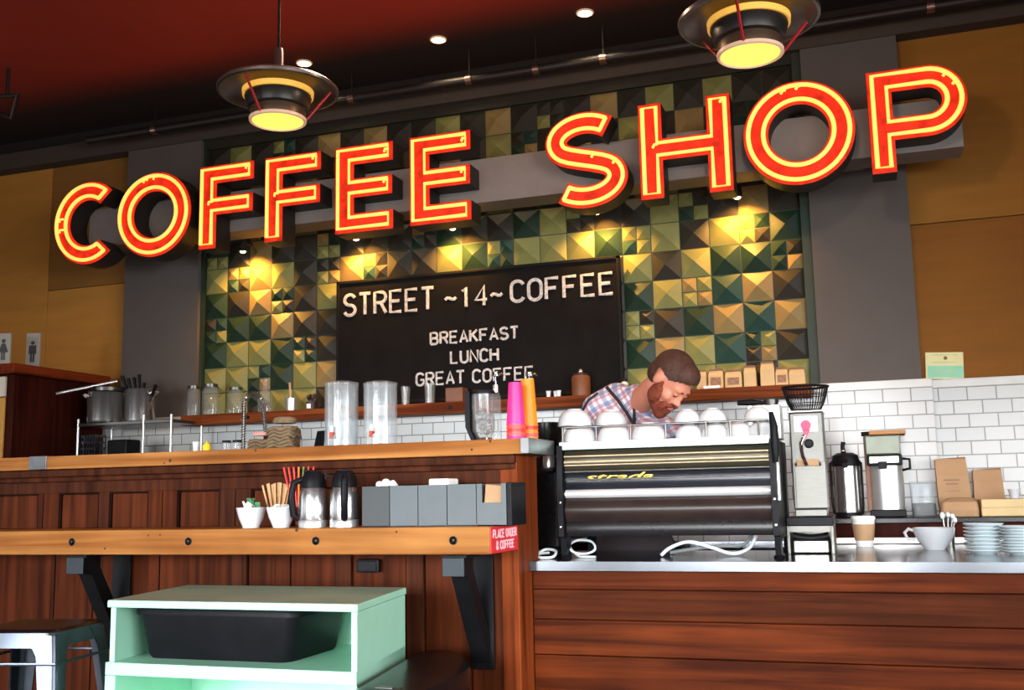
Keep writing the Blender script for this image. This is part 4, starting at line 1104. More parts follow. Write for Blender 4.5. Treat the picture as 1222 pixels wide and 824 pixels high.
o = MB().box((0, 0, .008), (.09, .03, .016), .002).build('price_tag', 'white_paper', None, (at(850, 466, 5.82).x, 5.812, WZ1+.0005)); tag(o, 'small white card at the shelf edge before the coffee bags', 'card')

# ------------------------------------------------------------ mint cabinet, tub, stool, bin
MX0, MX1, MYf, MD, MZ = -2.632, -1.629, 3.13, .60, .85
SHK = -.17
SHM = Matrix(((1, SHK, 0, 0), (0, 1, 0, 0), (0, 0, 1, 0), (0, 0, 0, 1)))
t = thing('mint_cabinet', 'mint green open cabinet with a black tub inside, below the shelf', 'cabinet', (MX0, MYf, 0))
W = MX1-MX0
zsf = at(280, 797, MYf).z; zsb = at(280, 813, MYf).z
MB().bx(0, W, 0, MD, MZ-.026, MZ, .004, SHM).build('top', ['mint', 'mint_top'], t)
o = t.children[0]
for p in o.data.polygons:
    if p.normal.z > .9: p.material_index = 1
MB().bx(.012, .034, .008, MD-.005, zsf, MZ-.027, .002, SHM).build('side_panel', 'mint', t)
MB().bx(W-.026, W-.004, .008, MD-.005, 0, MZ-.027, .002, SHM).build('side_panel', 'mint', t)
MB().bx(.034, W-.026, MD-.02, MD-.006, 0, MZ-.027, 0, SHM).build('back_panel', 'mint', t)
MB().bx(0, W-.004, .0, MD-.005, zsb, zsf, .003, SHM).build('shelf', 'mint', t)
MB().bx(0, .045, .0, MD-.01, 0, zsb-.001, .003, SHM).build('side_panel', 'mint', t)
MB().bx(.045, W-.026, .012, MD-.02, .08, .10, .002, SHM).build('bottom_shelf', 'mint', t)
ta, tb_ = at(153, 735, 3.2).x, at(353, 735, 3.2).x
t2 = thing('bus_tub', 'black plastic tub sitting inside the mint cabinet', 'tub', ((ta+tb_)/2, 3.42, zsf+.001))
tw, td, th = (tb_-ta)/2, .21, at(250, 729, 3.2).z-zsf
def rrect(w, d, r, n=5):
    o = []
    for cx, cy, a0 in ((w-r, d-r, 0), (-w+r, d-r, 90), (-w+r, -d+r, 180), (w-r, -d+r, 270)): o += arc(cx, cy, r, r, a0, a0+90, n)
    return o
def loft(mb, secs, smooth=True, cap0=True, cap1=True):
    n = len(secs[0][0]); vs, fs = [], []
    for poly, z in secs: vs += [(x, y, z) for x, y in poly]
    for k in range(len(secs)-1):
        for i in range(n): fs.append((k*n+i, k*n+(i+1) % n, (k+1)*n+(i+1) % n, (k+1)*n+i))
    if cap0: fs.append(tuple(range(n))[::-1])
    if cap1: fs.append(tuple(range((len(secs)-1)*n, len(secs)*n)))
    return mb.add(vs, fs, smooth)
mb = MB()
loft(mb, [(rrect(tw*.84, td*.84, .04), 0), (rrect(tw*.87, td*.87, .045), .012), (rrect(tw*.95, td*.95, .05), th-.02), (rrect(tw*.93, td*.92, .05), th-.02), (rrect(tw*.82, td*.82, .04), .012)])
mb.build('tub', 'black_plastic', t2)
mb = MB(); loft(mb, [(rrect(tw*.94, td*.94, .05), th-.022), (rrect(tw, td, .055), th-.022), (rrect(tw, td, .055), th-.008), (rrect(tw*.985, td*.985, .055), th), (rrect(tw*.94, td*.94, .05), th)], cap0=False, cap1=False)
mb.build('rim', 'black_plastic', t2)

st = thing('metal_stool', 'galvanised metal bar stool at the bottom left under the shelf', 'stool', (-2.938, 3.131, 0), rad(11))
hs, zs_ = .165, .76
mb = MB(); loft(mb, [(rrect(hs, hs, .035), zs_-.028), (rrect(hs+.002, hs+.002, .037), zs_-.01), (rrect(hs-.006, hs-.006, .035), zs_), (rrect(hs-.02, hs-.02, .03), zs_-.002)])
mb.build('seat', 'galvanised_seat', st)
mb = MB(); loft(mb, [(rrect(hs+.012, hs+.012, .04), zs_-.062), (rrect(hs+.002, hs+.002, .038), zs_-.012), (rrect(hs-.004, hs-.004, .038), zs_-.012), (rrect(hs+.006, hs+.006, .04), zs_-.062)], cap0=False, cap1=False)
mb.build('apron', 'galvanised', st)
for sx in (-1, 1):
    for sy in (-1, 1):
        mb = MB(); secs = []
        for z, off, w in ((0, .075, .042), (.35, .045, .055), (zs_-.09, .016, .072), (zs_-.02, .006, .11)):
            c = hs+off; r = .02; k = .008
            poly = [(c-w, c)]+[(c-r+r*sin(rad(a)), c-r+r*cos(rad(a))) for a in range(0, 91, 18)]+[(c, c-w), (c-k, c-w)]+[(c-r+(r-k)*sin(rad(a)), c-r+(r-k)*cos(rad(a))) for a in range(90, -1, -18)]+[(c-w, c-k)]
            secs.append(([(x*sx, y*sy) for x, y in poly], z))
        loft(mb, secs); mb.build('leg', 'galvanised', st)
for a, b in (((-1, -1), (1, -1)), ((1, -1), (1, 1)), ((1, 1), (-1, 1)), ((-1, 1), (-1, -1))):
    q = hs+.022; MB().tube([(a[0]*q, a[1]*q, zs_-.115), (b[0]*q, b[1]*q, zs_-.115)], .006, 6, flat=.5).build('brace', 'galvanised', st)
    q = hs+.05; MB().tube([(a[0]*q, a[1]*q, .27), (b[0]*q, b[1]*q, .27)], .008, 6).build('footrest', 'galvanised', st)

bz = .60
P_ = [on(*p, bz) for p in ((424, 824), (484, 788), (500, 776), (545, 775), (560, 789), (564, 800))]
t = thing('lidded_bin', 'black rounded bin standing on the floor right of the mint cabinet', 'bin', ((P_[1].x+P_[4].x)/2, 3.45, 0))
cxm, cym = t.location.x, t.location.y
fl = [(P_[0].x, P_[0].y-.12), (P_[0].x+.03, P_[0].y-.16), (P_[5].x-.06, P_[5].y-.55), (P_[5].x-.01, P_[5].y-.50)]
ring = [(p.x, p.y) for p in reversed(P_)]+fl
ring = [(x-cxm, y-cym) for x, y in ring]
for _ in range(2):      # round the corners
    ring = [((1-u)*a[0]+u*b[0], (1-u)*a[1]+u*b[1]) for a, b in zip(ring, ring[1:]+ring[:1]) for u in (.25, .75)]
cen = (sum(p[0] for p in ring)/len(ring), sum(p[1] for p in ring)/len(ring))
def sc(k): return [(cen[0]+(x-cen[0])*k, cen[1]+(y-cen[1])*k) for x, y in ring]
mb = MB(); loft(mb, [(sc(.84), 0), (sc(.95), bz-.06)]); mb.build('body', 'black_plastic', t)
mb = MB(); loft(mb, [(sc(.97), bz-.065), (sc(1), bz-.06), (sc(1), bz-.012), (sc(.97), bz), (sc(.6), bz+.006)]); mb.build('lid', 'black_gloss', t)
q = on(460, 821, bz+.006); MB().box((q.x-cxm, q.y-cym, bz+.006), (.06, .03, .004), .001).build('silver_tag', 'strap', t)
# ------------------------------------------------------------ service counter
CZ = .92; CT = .037; CFY = 4.15; CX0 = -1.371
t = thing('service_counter', 'wooden plank fronted service counter on the right under the steel top', 'counter', (.4, 4.5, 0))
L0 = -Vector(t.location)
MB().bx(CX0+.01, 2.4, 4.215, 4.88, 0, CZ-CT-.001).bx(-.31, 2.4, 4.87, 5.33, 0, CZ-CT-.001).build('carcass', 'mahogany', t, loc=L0)
zs_p = [CZ-CT-.003] + [at(640, y, 4.195).z for y in (703.3, 739, 781, 824)]
while zs_p[-1] > .12: zs_p.append(zs_p[-1]-.138)
zs_p[-1] = 0.
for i, (a, b) in enumerate(zip(zs_p, zs_p[1:])):
    MB().bx(CX0+.003, 2.4, 4.192, 4.2145, b+.0015, a-.0015, .003).build('plank', 'counter_plank' if i != 1 else 'counter_plank_dark', t, loc=L0)
poly = [(CX0, CFY), (2.45, CFY), (2.45, 5.37), (-.33, 5.37), (-.33, 4.92), (CX0, 4.92)]
t = thing('steel_worktop', 'long polished steel worktop on the service counter carrying the espresso machine', 'worktop', (.4, 4.5, CZ-CT))
b = MB(); b.prism(poly, 'Z', CZ-CT, CZ)
bmesh.ops.bevel(b.bm, geom=[e for e in b.bm.edges if all(abs(v.co.y-CFY) < 1e-4 for v in e.verts)], offset=.004, segments=2, affect='EDGES')
b.build('slab', 'steel_counter', t, loc=-Vector(t.location))

# ------------------------------------------------------------ espresso machine
mat('machine_trim', srgb(186,206,200), .3, .5, var=.08, vs=12)
mat('machine_olive', srgb(74,70,56), .3, .7, var=.1)
mat('machine_reflection', srgb(196,178,146), .3, .6, var=.05)  # tan of the stripes mirrored in the curved chrome
mat('machine_navy', srgb(22,24,34), .18, .3)
mat('machine_glint', srgb(236,238,240), .3, .3, emit=None, var=.02)  # near-white stands in for the window mirrored in the chrome bar
mat('script_yellow', srgb(240,200,40), .4, emit=(1,.72,.06), es=.25)
MY = 4.33; EX0, EX1 = -1.262, -.392
def mz(y): return at(800, y, MY).z
em = thing('espresso_machine', 'wide black and chrome espresso machine with white cups on top', 'espresso machine', ((EX0+EX1)/2, 4.6, CZ))
L0 = -Vector(em.location)
MBK = 4.86
ztop = mz(522.5)
MB().bx(EX0, EX1, MY+.05, MBK, mz(640), mz(534), .01).build('body', 'black_gloss', em, loc=L0)
MB().bx(EX0-.015, EX1+.005, MY-.012, MBK+.01, mz(533.5), ztop-.004, .003).build('cup_tray', 'machine_trim', em, loc=L0)
def strip(nm, ya, yb, prot, m, curve=True):
    a, b_ = mz(ya), mz(yb); n = 8
    poly = [(MY+.05, a)]+[(MY+.012-prot*sin(PI*i/n) if curve else MY-prot, a+(b_-a)*i/n) for i in range(n+1)]+[(MY+.05, b_)]
    MB().prism(poly, 'X', EX0+.004, EX1-.004, True).build(nm, m, em, loc=L0)
strip('back_panel', 534.5, 561, .012, 'machine_olive')
for y, r, m in ((541.5, .0045, 'machine_reflection'), (548.5, .006, 'machine_reflection'), (552.5, .0035, 'machine_reflection'), (560.5, .004, 'steel_dark')):  # rods standing in for bands reflected in the chrome back
    MB().cyl((EX0+.004, MY-.004, mz(y)), (EX1-.004, MY-.004, mz(y)), r, 10).build('trim_rail', m, em, loc=L0)
strip('name_panel', 561.5, 582, .004, 'machine_navy')
MB().cyl((EX0+.004, MY+.004, mz(570.3)), (EX1-.004, MY+.004, mz(570.3)), .0045, 10).build('trim_rail', 'steel_dark', em, loc=L0)
strip('chrome_bar', 582.5, 593, .022, 'machine_glint')
strip('lower_panel', 593.5, 622, .02, 'brown_gloss')
strip('base_panel', 622.5, 640, .004, 'black_gloss')
# side frames with legs
for s, x in ((-1, EX0-.012), (1, EX1+.012)):
    MB().prism([(MY-.02, mz(528)), (MY-.03, mz(585)), (MY-.02, mz(640)), (MY+.005, mz(642)), (MY+.02, CZ+.012), (MY+.075, CZ+.012), (MY+.09, mz(645)), (MBK-.09, mz(645)), (MBK-.07, CZ+.012), (MBK-.02, CZ+.012), (MBK, mz(640)), (MBK, mz(528))], 'X', x-.012, x+.012).build('side_frame', 'black_plastic', em, loc=L0)
    for y in (MY+.048, MBK-.045): MB().lathe([(0, 0), (.022, 0), (.024, .006), (.016, .013), (0, .013)], 16, c=(x, y, CZ)).build('foot', 'black_plastic', em, loc=L0)
    for y in (598, 628): MB().lathe([(0, 0), (.006, 0), (.005, .004), (0, .005)], 10, M=Matrix.Translation((x-.0, MY-.026, mz(y))) @ Matrix.Rotation(PI/2, 4, 'X')).build('screw', 'steel', em, loc=L0)
MB().bx(EX1+.024, EX1+.034, MY-.01, MY+.04, mz(600), mz(512), .003).build('chrome_edge', 'steel_bright', em, loc=L0)
px0 = at(925, 530, MY-.03).x
MB().tube([(px0, MY-.045, mz(556)), (px0, MY-.05, mz(540)), (px0, MY-.05, mz(515)), (px0-.008, MY-.045, mz(498))], [.011, .017, .016, .009], 12).build('steam_lever', 'black_plastic', em, loc=L0)
# script on the back
cu = bpy.data.curves.new('t', 'FONT'); cu.body = 'strada'; cu.size = 1; cu.shear = .45; cu.extrude = .004; cu.offset = .006
to = bpy.data.objects.new('t', cu); COL.objects.link(to); bpy.context.view_layer.update(); me = mesh_of(to, 'script'); bpy.data.objects.remove(to)
w0, w1 = min(v.co.x for v in me.vertices), max(v.co.x for v in me.vertices)
xa, xb = at(697, 570, MY).x, at(779, 570, MY).x; kx = (xb-xa)/(w1-w0); zb0 = mz(571.5); kz = (mz(562)-mz(571.5))/.74
for v in me.vertices: x, y, z = v.co; v.co = (xa+(x-w0)*kx, MY+.0055-z*.5, zb0+y*kz)
b = MB(); b.bm.from_mesh(me); b.build('script_lettering', 'script_yellow', em, loc=L0)
# cup rail, control box, brew groups on the barista's side
rz_ = mz(505.5)
ra, rb2 = (EX0+.01, MY+.012, rz_), (EX1-.005, MY+.012, rz_)
MB().tube([(EX0+.01, MBK-.03, rz_), ra, rb2, (EX1-.005, MBK-.03, rz_)], .0045, 8).build('cup_rail', 'steel_dark', em, loc=L0)
for px in (671, 711, 752, 794, 842, 871, 905):
    x = at(px, 510, MY+.012).x; MB().cyl((x, MY+.012, ztop-.005), (x, MY+.012, rz_), .004, 8).build('rail_post', 'steel_dark', em, loc=L0)
c0 = at(893, 500, 4.72).x
MB().bx(c0, EX1+.02, 4.70, MBK, ztop-.004, at(900, 484, 4.70).z, .004).build('control_box', 'steel_bright', em, loc=L0)
for i in range(3):
    x = EX0+.16+i*.27
    MB().lathe([(0, 0), (.036, 0), (.036, .05), (.03, .07), (0, .07)], 20, c=(x, MBK+.05, 1.2)).build('brew_group', 'steel', em, loc=L0)
    MB().bx(x-.03, x+.03, MBK, MBK+.05, 1.22, 1.27, .004).build('group_neck', 'steel', em, loc=L0)
# bowls upside down on the tray
def cup_shape(w, h): return [(w, 0), (w*1.0, .003), (w*.985, h*.25), (w*.92, h*.50), (w*.76, h*.76), (w*.52, h*.92), (w*.42, h*.95), (w*.41, h), (w*.36, h), (w*.35, h*.96), (0, h*.955), (0, h*.91), (w*.5, h*.87), (w*.72, h*.72), (w*.88, h*.48), (w*.95, .002)]
csrc = None
def bowl_on(label, px, Y, z, w, h):
    global csrc
    loc = (at(px, 510, Y).x, Y, z)
    if csrc is None or abs(csrc[1]-w) > 1e-6:
        o = MB().lathe(cup_shape(w, h), 32).build('latte_bowl', 'white_ceramic', None, loc); tag(o, label, 'cup', 'white cups upside down on the espresso machine'); csrc = (o, w); return o
    o = csrc[0].copy(); COL.objects.link(o); o.location = loc; o['label'] = label; return o
tz = ztop-.0035
ch = .076; cw = .075
for lab, px, Y, lv in (('white upturned bowl at the far left of the lower row', 691, 4.43, 0), ('white upturned bowl second from left in the lower row', 733, 4.43, 0), ('white upturned bowl third from left, under the beard', 774, 4.43, 0)):
    bowl_on(lab.replace('’', ''), px, Y, tz, cw, ch)
bowl_on('white upturned bowl stacked on the far left bowl', 686, 4.45, tz+ch*.98, cw, ch)
bowl_on('white upturned bowl at the back of the tray before the shirt', 731, 4.60, tz, cw, ch)
bowl_on('white upturned bowl stacked on top before the plaid shirt', 729, 4.60, tz+ch*.98, cw, ch)
for lab, px, lv in (('white upturned cup right of the barista beard, lower row', 822, 0), ('white upturned cup second right of the beard, lower row', 853, 0), ('white upturned cup third right of the beard, lower row', 882, 0), ('white upturned cup at the right end of the lower row', 908, 0),
                    ('white upturned cup stacked on top, closest to the beard', 821, 1), ('white upturned cup stacked on top, second from the beard', 851, 1), ('white upturned cup stacked on top at the right end', 905, 1)):
    bowl_on(lab, px, 4.44+.02*lv, tz+(.0635 if lv else 0), .058, .064)
o = bowl_on('white upturned cup on the back of the tray near the right end', 884, 4.62, tz, .058, .064)
# portafilter on the control box
q = at(920, 474, 4.8)
t = thing('portafilter', 'black handled portafilter lying on the right end of the espresso machine', 'portafilter', (q.x, 4.8, at(900, 484, 4.70).z+.001))
MB().lathe([(0, 0), (.030, 0), (.034, .028), (.030, .028), (.027, .006), (0, .006)], 22).build('basket', 'steel_dark', t)
MB().tube([(-.03, 0, .016), (-.06, 0, .018), (-.085, 0, .02), (-.15, .01, .022)], [.008, .010, .015, .012], 10).build('handle', 'black_plastic', t)
# hoses below the machine
mat('hose_white', srgb(205,212,216), .4); mat('hose_grey', srgb(120,126,128), .45)
def hose(label, pts, r, m='hose_white'):
    P = [at(px, py, Y) for px, py, Y in pts]
    for p in P: p.z = max(p.z, CZ+r+.0008)
    Q = []
    for i in range(len(P)-1):
        p0, p1, p2, p3 = P[max(0, i-1)], P[i], P[i+1], P[min(len(P)-1, i+2)]
        for k in range(6):
            u = k/6; Q.append(.5*((2*p1)+(-p0+p2)*u+(2*p0-5*p1+4*p2-p3)*u*u+(-p0+3*p1-3*p2+p3)*u**3))
    Q.append(P[-1])
    for p in Q: p.z = max(p.z, CZ+r+.0006)
    base_ = Vector((P[0].x, P[0].y, CZ))
    o = MB().tube([p-base_ for p in Q], r, 8).build('water_hose', m, None, base_); tag(o, label, 'hose')
hose('thick pale hose curving under the right half of the espresso machine', [(789, 667, 4.42), (800, 654, 4.44), (822, 647, 4.46), (850, 654, 4.48), (874, 661, 4.48), (893, 655, 4.5), (902, 641, 4.52), (905, 632, 4.54)], .0075)
hose('second dark grey hose running behind the thick pale hose', [(800, 664, 4.60), (830, 655, 4.60), (862, 652, 4.6), (888, 650, 4.60), (899, 634, 4.6)], .008, 'hose_grey')
hose('looped thin white hose by the left legs of the machine', [(676, 652, 4.40), (686, 660, 4.40), (700, 661, 4.41), (710, 656, 4.43), (706, 647, 4.46), (690, 645, 4.48), (680, 652, 4.46), (692, 666, 4.38), (711, 668, 4.36)], .005)
hose('coiled white hose at the end of the counter beside the post', [(643, 660, 4.36), (652, 656, 4.38), (663, 658, 4.36), (660, 665, 4.30), (646, 668, 4.28), (641, 662, 4.34), (655, 660, 4.40)], .006)
# grinder between post and machine
gx = -1.40
t = thing('coffee_grinder', 'black coffee grinder squeezed between the wooden post and espresso machine', 'coffee grinder', (gx, 4.56, CZ))
MB().bx(-.10, .062, -.10, .14, 0, .03, .008).build('base', 'black_plastic', t)
MB().bx(-.09, .045, -.02, .13, .03, .38, .012).build('body', 'black_gloss', t)
MB().lathe([(0, .38), (.06, .38), (.062, .44), (.05, .45), (0, .45)], 24, c=(-.02, .04, 0)).build('collar', 'steel_dark', t)
MB().lathe([(0, .45), (.05, .45), (.082, .56), (.082, .60), (0, .60)], 24, c=(-.02, .04, 0)).build('hopper', 'black_gloss', t)
q = at(644, 536, 4.52); MB().lathe([(0, 0), (.022, 0), (.020, .028), (0, .03)], 18, M=Matrix.Translation((q.x-gx, -.022, q.z-CZ)) @ Matrix.Rotation(PI/2, 4, 'X')).build('dial', 'strap', t)
q = at(654, 550, 4.5); MB().lathe([(.02, -.032), (.026, -.03), (.028, .0), (.020, .034), (.016, .034), (.022, 0)], 20, c=(q.x-gx, -.05, q.z-CZ)).build('doser_cup', 'steel_bright', t)
MB().bx(q.x-gx-.03, q.x-gx+.03, -.09, -.02, q.z-CZ-.05, q.z-CZ-.036, .003).build('doser_shelf', 'black_plastic', t)

# ------------------------------------------------------------ hot water tower on its stand
TY = 4.74
a, b_ = at(938, 622, TY-.12).x, at(994, 622, TY-.12).x
zs1 = at(965, 617.5, TY-.12).z; zs0 = at(965, 628, TY-.12).z
t = thing('tower_stand', 'low black topped steel stand on the counter right of the espresso machine', 'stand', ((a+b_)/2, TY, CZ))
sw = (b_-a)/2
MB().bx(-sw, sw, -.12, .16, zs0-CZ, zs1-CZ, .004).build('top', 'black_plastic', t)
for s in (-1, 1): MB().bx(s*sw-(.012 if s > 0 else 0), s*sw+(.012 if s < 0 else 0), -.115, .155, 0, zs0-CZ, .002).build('side', 'steel_flat', t)
MB().bx(-sw+.012, sw-.012, .145, .155, 0, zs0-CZ).build('back', 'steel_dark', t)
MB().bx(-sw+.012, sw-.012, -.115, -.105, zs0-CZ-.025, zs0-CZ-.001).build('front_lip', 'steel_flat', t)
t2 = thing('knock_box', 'black rubber topped knock box inside the low steel stand', 'knock box', ((a+b_)/2, TY, CZ+.0005))
MB().bx(-sw+.02, sw-.02, -.09, .12, 0, .06, .008).build('box', 'steel_dark', t2)
mb = MB()
MB().tube([(-sw+.022, -.06, .075), (-sw+.05, -.06, .068), (0, -.06, .064), (sw-.05, -.06, .068), (sw-.022, -.06, .075)], .016, 12).build('knock_bar', 'black_plastic', t2)
zt1 = at(965, 492, TY-.08).z; zt0 = zs1
a, b_ = at(944, 550, TY-.08).x, at(984, 550, TY-.08).x; hw = (b_-a)/2
t = thing('water_tower', 'tall brushed steel hot water tower with pink badge and black knob', 'hot water dispenser', ((a+b_)/2, TY, zt0+.001))
TH = zt1-zt0
MB().bx(-hw, hw, -.06, .15, .03, TH, .006).build('body', 'steel_flat', t)
MB().bx(-hw+.004, hw-.004, -.055, .14, 0, .03, .003).build('foot', 'steel_flat', t)
MB().bx(-hw-.003, hw+.003, -.068, .155, TH, TH+.008, .003).build('lid', 'steel_bright', t)
MB().bx(-hw+.012, hw+.002, -.068, -.060, .035, TH*.52, .002).build('front_panel', 'steel_flat', t)
def tz_(y): return at(965, y, TY-.06).z-zt0
MB().bx(-.05, .05, -.066, -.059, tz_(516), tz_(497), .001).build('badge', 'white_paper', t)
mat('badge_pink', srgb(206,70,110), .5)
mb = MB()
mb.prism(arc(0, tz_(508), .022, .022, 0, 360, 20)[:-1], 'Y', -.068, -.066); mb.prism([(-.018, tz_(513)), (.018, tz_(513)), (0, tz_(524))], 'Y', -.068, -.0655)
mb.build('badge_emblem', 'badge_pink', t)
MB().tube([(-.008, -.064, tz_(520)), (-.026, -.075, tz_(530)), (-.02, -.08, tz_(545)), (-.004, -.10, tz_(556))], .008, 10).build('spout', 'chrome', t)
MB().lathe([(0, 0), (.018, 0), (.020, .015), (.015, .026), (0, .028)], 18, M=Matrix.Translation((.008, -.06, tz_(530))) @ Matrix.Rotation(PI/2, 4, 'X')).build('knob', 'black_plastic', t)
MB().bx(-.046, .046, -.085, -.059, tz_(557), tz_(549), .003).build('drip_bracket', 'kraft', t)
for s in (-1, 1): MB().lathe([(0, 0), (.009, 0), (.008, .006), (0, .007)], 12, M=Matrix.Translation((s*.048, -.062, tz_(555))) @ Matrix.Rotation(PI/2, 4, 'X')).build('bolt', 'black_plastic', t)
# wire basket on the tower
by = TY+.04; z0 = zt0+TH+.0095
t = thing('wire_fruit_basket', 'black wire basket sitting on top of the steel water tower', 'basket', (t.location.x, by, z0))
R1 = 26.5*mpp(961, 465, by); R0 = R1*.62; hB = at(961, 462.5, by).z-z0
for z, r, rr in ((.005, R0, .005), (hB*.33, R0+(R1-R0)*.45, .0022), (hB*.66, R0+(R1-R0)*.76, .0022), (hB, R1, .006)):
    MB().tube([(r*cos(2*PI*i/32), r*.85*sin(2*PI*i/32), z) for i in range(32)], rr, 6, closed=True).build('hoop', 'iron', t)
mb = MB()
for i in range(40):
    a = 2*PI*i/40
    mb.tube([(r*cos(a), r*.85*sin(a), z) for z, r in ((.004, R0*.3), (.004, R0), (hB*.33, R0+(R1-R0)*.45), (hB*.66, R0+(R1-R0)*.76), (hB, R1))], .0018, 5)
mb.lathe([(0, 0), (R0, 0), (R0, .004), (0, .004)], 24, sy=.85)
mb.build('wires', 'iron', t)

# ------------------------------------------------------------ back cabinet at the right wall and what it carries
KZ = at(1050, 618.5, 5.45).z; KF = 5.45
t = thing('side_cabinet', 'dark red wooden cabinet with black top against the white tiles', 'cabinet', (1.0, 5.75, 0))
L0 = -Vector(t.location); kx0 = at(994, 640, KF).x
MB().bx(kx0, 2.4, KF+.01, 5.965, 0, KZ-.028).build('body', 'mahogany', t, loc=L0)
MB().bx(kx0-.01, 2.4, KF-.02, 5.968, KZ-.027, KZ, .004).build('top', 'black_gloss', t, loc=L0)
MB().bx(kx0, 2.4, KF-.004, KF+.009, CZ+.001, CZ+.03, .002).build('kick_strip', 'steel_bright', t, loc=L0)
def ks(px, Y, py=600): return (at(px, py, Y).x, Y, KZ+.0005)
def kh(px, py, Y): return at(px, py, Y).z-KZ
Y = 5.62; r = 15.2*mpp(1012, 590, Y); h = kh(1008, 541, Y)
t = thing('airpot', 'steel airpot with black pump top against the tiled wall', 'airpot', ks(1012, Y))
MB().lathe([(0, 0), (r*1.02, 0), (r*1.02, h*.07), (r, h*.08), (0, h*.08)], 32).build('base', 'black_plastic', t)
MB().lathe([(0, h*.08), (r, h*.08), (r, h*.80), (0, h*.80)], 36).build('body', 'steel', t)
MB().lathe([(0, h*.79), (r*1.06, h*.79), (r*1.08, h*.86), (r*.95, h*.96), (r*.6, h), (0, h)], 32).build('shoulder', 'black_plastic', t)
MB().tube([(-r*.1, -r*.1, h*.99), (-r*.15, 0, h*1.10), (-r*.05, .0, kh(1008, 528, Y))], [r*.22, r*.16, r*.2], 10).build('pump_lever', 'black_plastic', t)
MB().ell((-r*.12, -r*.25, h*1.03), r*.16, 10).build('pump_button', 'chrome', t)
MB().prism([(-r*1.0, h*.90), (-r*1.45, h*.84), (-r*1.40, h*.76), (-r*1.0, h*.80)], 'X', -r*.2, r*.2).build('spout', 'black_plastic', t)
for s in (-1, 1): MB().tube([(s*r*1.02, 0, h*.86), (s*r*1.16, -.01, h*.84), (s*r*1.14, -.01, h*.2), (s*r*1.05, 0, h*.05)], .006, 8).build('carry_handle', 'black_plastic', t)
Y = 5.66
t = thing('coffee_brewer', 'steel coffee urn with wooden board on top beside the airpot', 'coffee urn', ks(1056, Y))
x0, x1 = at(1037, 590, Y-.1).x-t.location.x, at(1083, 590, Y-.1).x-t.location.x
zz = lambda y: kh(1056, y, Y-.1)
MB().bx(x0, x1-.01, -.10, .2, 0, zz(609), .005).build('base', 'black_plastic', t)
MB().lathe([(0, zz(609)), ((x1-x0)/2*.92, zz(609)), ((x1-x0)/2*.98, zz(556)), (0, zz(556))], 36, c=((x0+x1)/2-.006, 0, 0), sy=.75).build('urn', 'steel_bright', t)
MB().bx(x0-.01, x0+.012, -.06, .2, zz(610), zz(520), .003).build('side_post', 'brown_jar', t)
MB().bx(x0, x1-.012, -.11, .18, zz(556), zz(543), .006).build('collar', 'black_plastic', t)
MB().bx(x0+.014, x1-.03, -.112, -.1, zz(553), zz(545), .002).build('name_plate', 'steel_bright', t)
MB().bx(-.022, .022, -.135, -.10, zz(560), zz(551), .003).build('tap', 'black_plastic', t)
mat('green_grey', srgb(108,112,100), .4, .4)
MB().bx(x0-.005, x1-.016, -.08, .18, zz(543), zz(519), .008).build('water_tank', 'green_grey', t)
MB().tube([(x1-.014, -.06, zz(562)), (x1+.022, -.07, zz(560)), (x1+.022, -.07, zz(549)), (x1-.014, -.06, zz(548))], .007, 8).build('side_handle', 'black_plastic', t)
bx0, bx1 = at(1029, 515, Y-.1).x, at(1081, 515, Y-.1).x
zt_ = zz(519)+KZ
t2 = thing('wooden_board', 'pale wooden board with dark handle lying on the coffee urn', 'board', ((bx0+bx1)/2, Y, zt_+.001))
MB().bx((bx0-bx1)/2+.03, (bx1-bx0)/2, -.11, .12, 0, .020, .005).build('board', 'kraft_board', t2)
MB().tube([((bx0-bx1)/2-.008, 0, .01), ((bx0-bx1)/2+.034, 0, .01)], [.012, .013], 10).build('handle', 'black_plastic', t2)
Y = 5.70; x0, x1 = at(1087, 600, Y).x, at(1117, 600, Y).x; hw = (x1-x0)/2; h = kh(1100, 577, Y)
t = thing('clear_container', 'clear plastic container with dark contents beside the coffee urn', 'container', ((x0+x1)/2, Y, KZ+.0005))
mb = MB(); loft(mb, [(rrect(hw*.92, .09, .02), 0), (rrect(hw, .10, .02), h), (rrect(hw-.004, .096, .02), h), (rrect(hw*.9, .086, .02), .005)], cap1=True); mb.build('tub', 'clear_plastic', t)
mb = MB(); loft(mb, [(rrect(hw*.88, .084, .02), .006), (rrect(hw*.9, .086, .02), h*.38)]); mb.build('contents', 'grey_plastic_dark', t)
MB().bx(-hw*1.02, hw*1.02, -.102, .102, h, h+.008, .003).build('lid', 'clear_plastic', t)
def bag(label, p0, p1, top0, top1, Y, d, lean=0., mk='kraft', rz=0):
    x0, x1 = at(p0, 600, Y).x, at(p1, 600, Y).x; h = kh((p0+p1)/2, (top0+top1)/2, Y); hw = (x1-x0)/2
    t = thing('paper_bag', label, 'paper bag', ((x0+x1)/2, Y, KZ+.0008), rz, 'brown paper bags on the cabinet')
    vs = []
    for z, k, dd in ((0, 1, d), (h*.3, 1.02, d*.95), (h*.7, .98, d*.8), (h, .96, d*.45)):
        s = lean*z/h
        vs += [(-hw*k+s, -dd/2+z*.10, z), (hw*k+s, -dd/2+z*.10, z), (hw*k+s, dd/2+z*.10, z+(.01 if z == h else 0)), (-hw*k+s, dd/2+z*.10, z)]
    fs = [(3, 2, 1, 0), (12, 13, 14, 15)]
    for k in range(3):
        for i in range(4): fs.append((k*4+i, k*4+(i+1) % 4, (k+1)*4+(i+1) % 4, (k+1)*4+i))
    MB().add(vs, fs).build('bag', mk, t)
    MB().box((lean*.95, -d*.23+h*.09, h*.93), (hw*1.9, .008, .022), .002).build('folded_top', mk, t)
    return t, hw, h
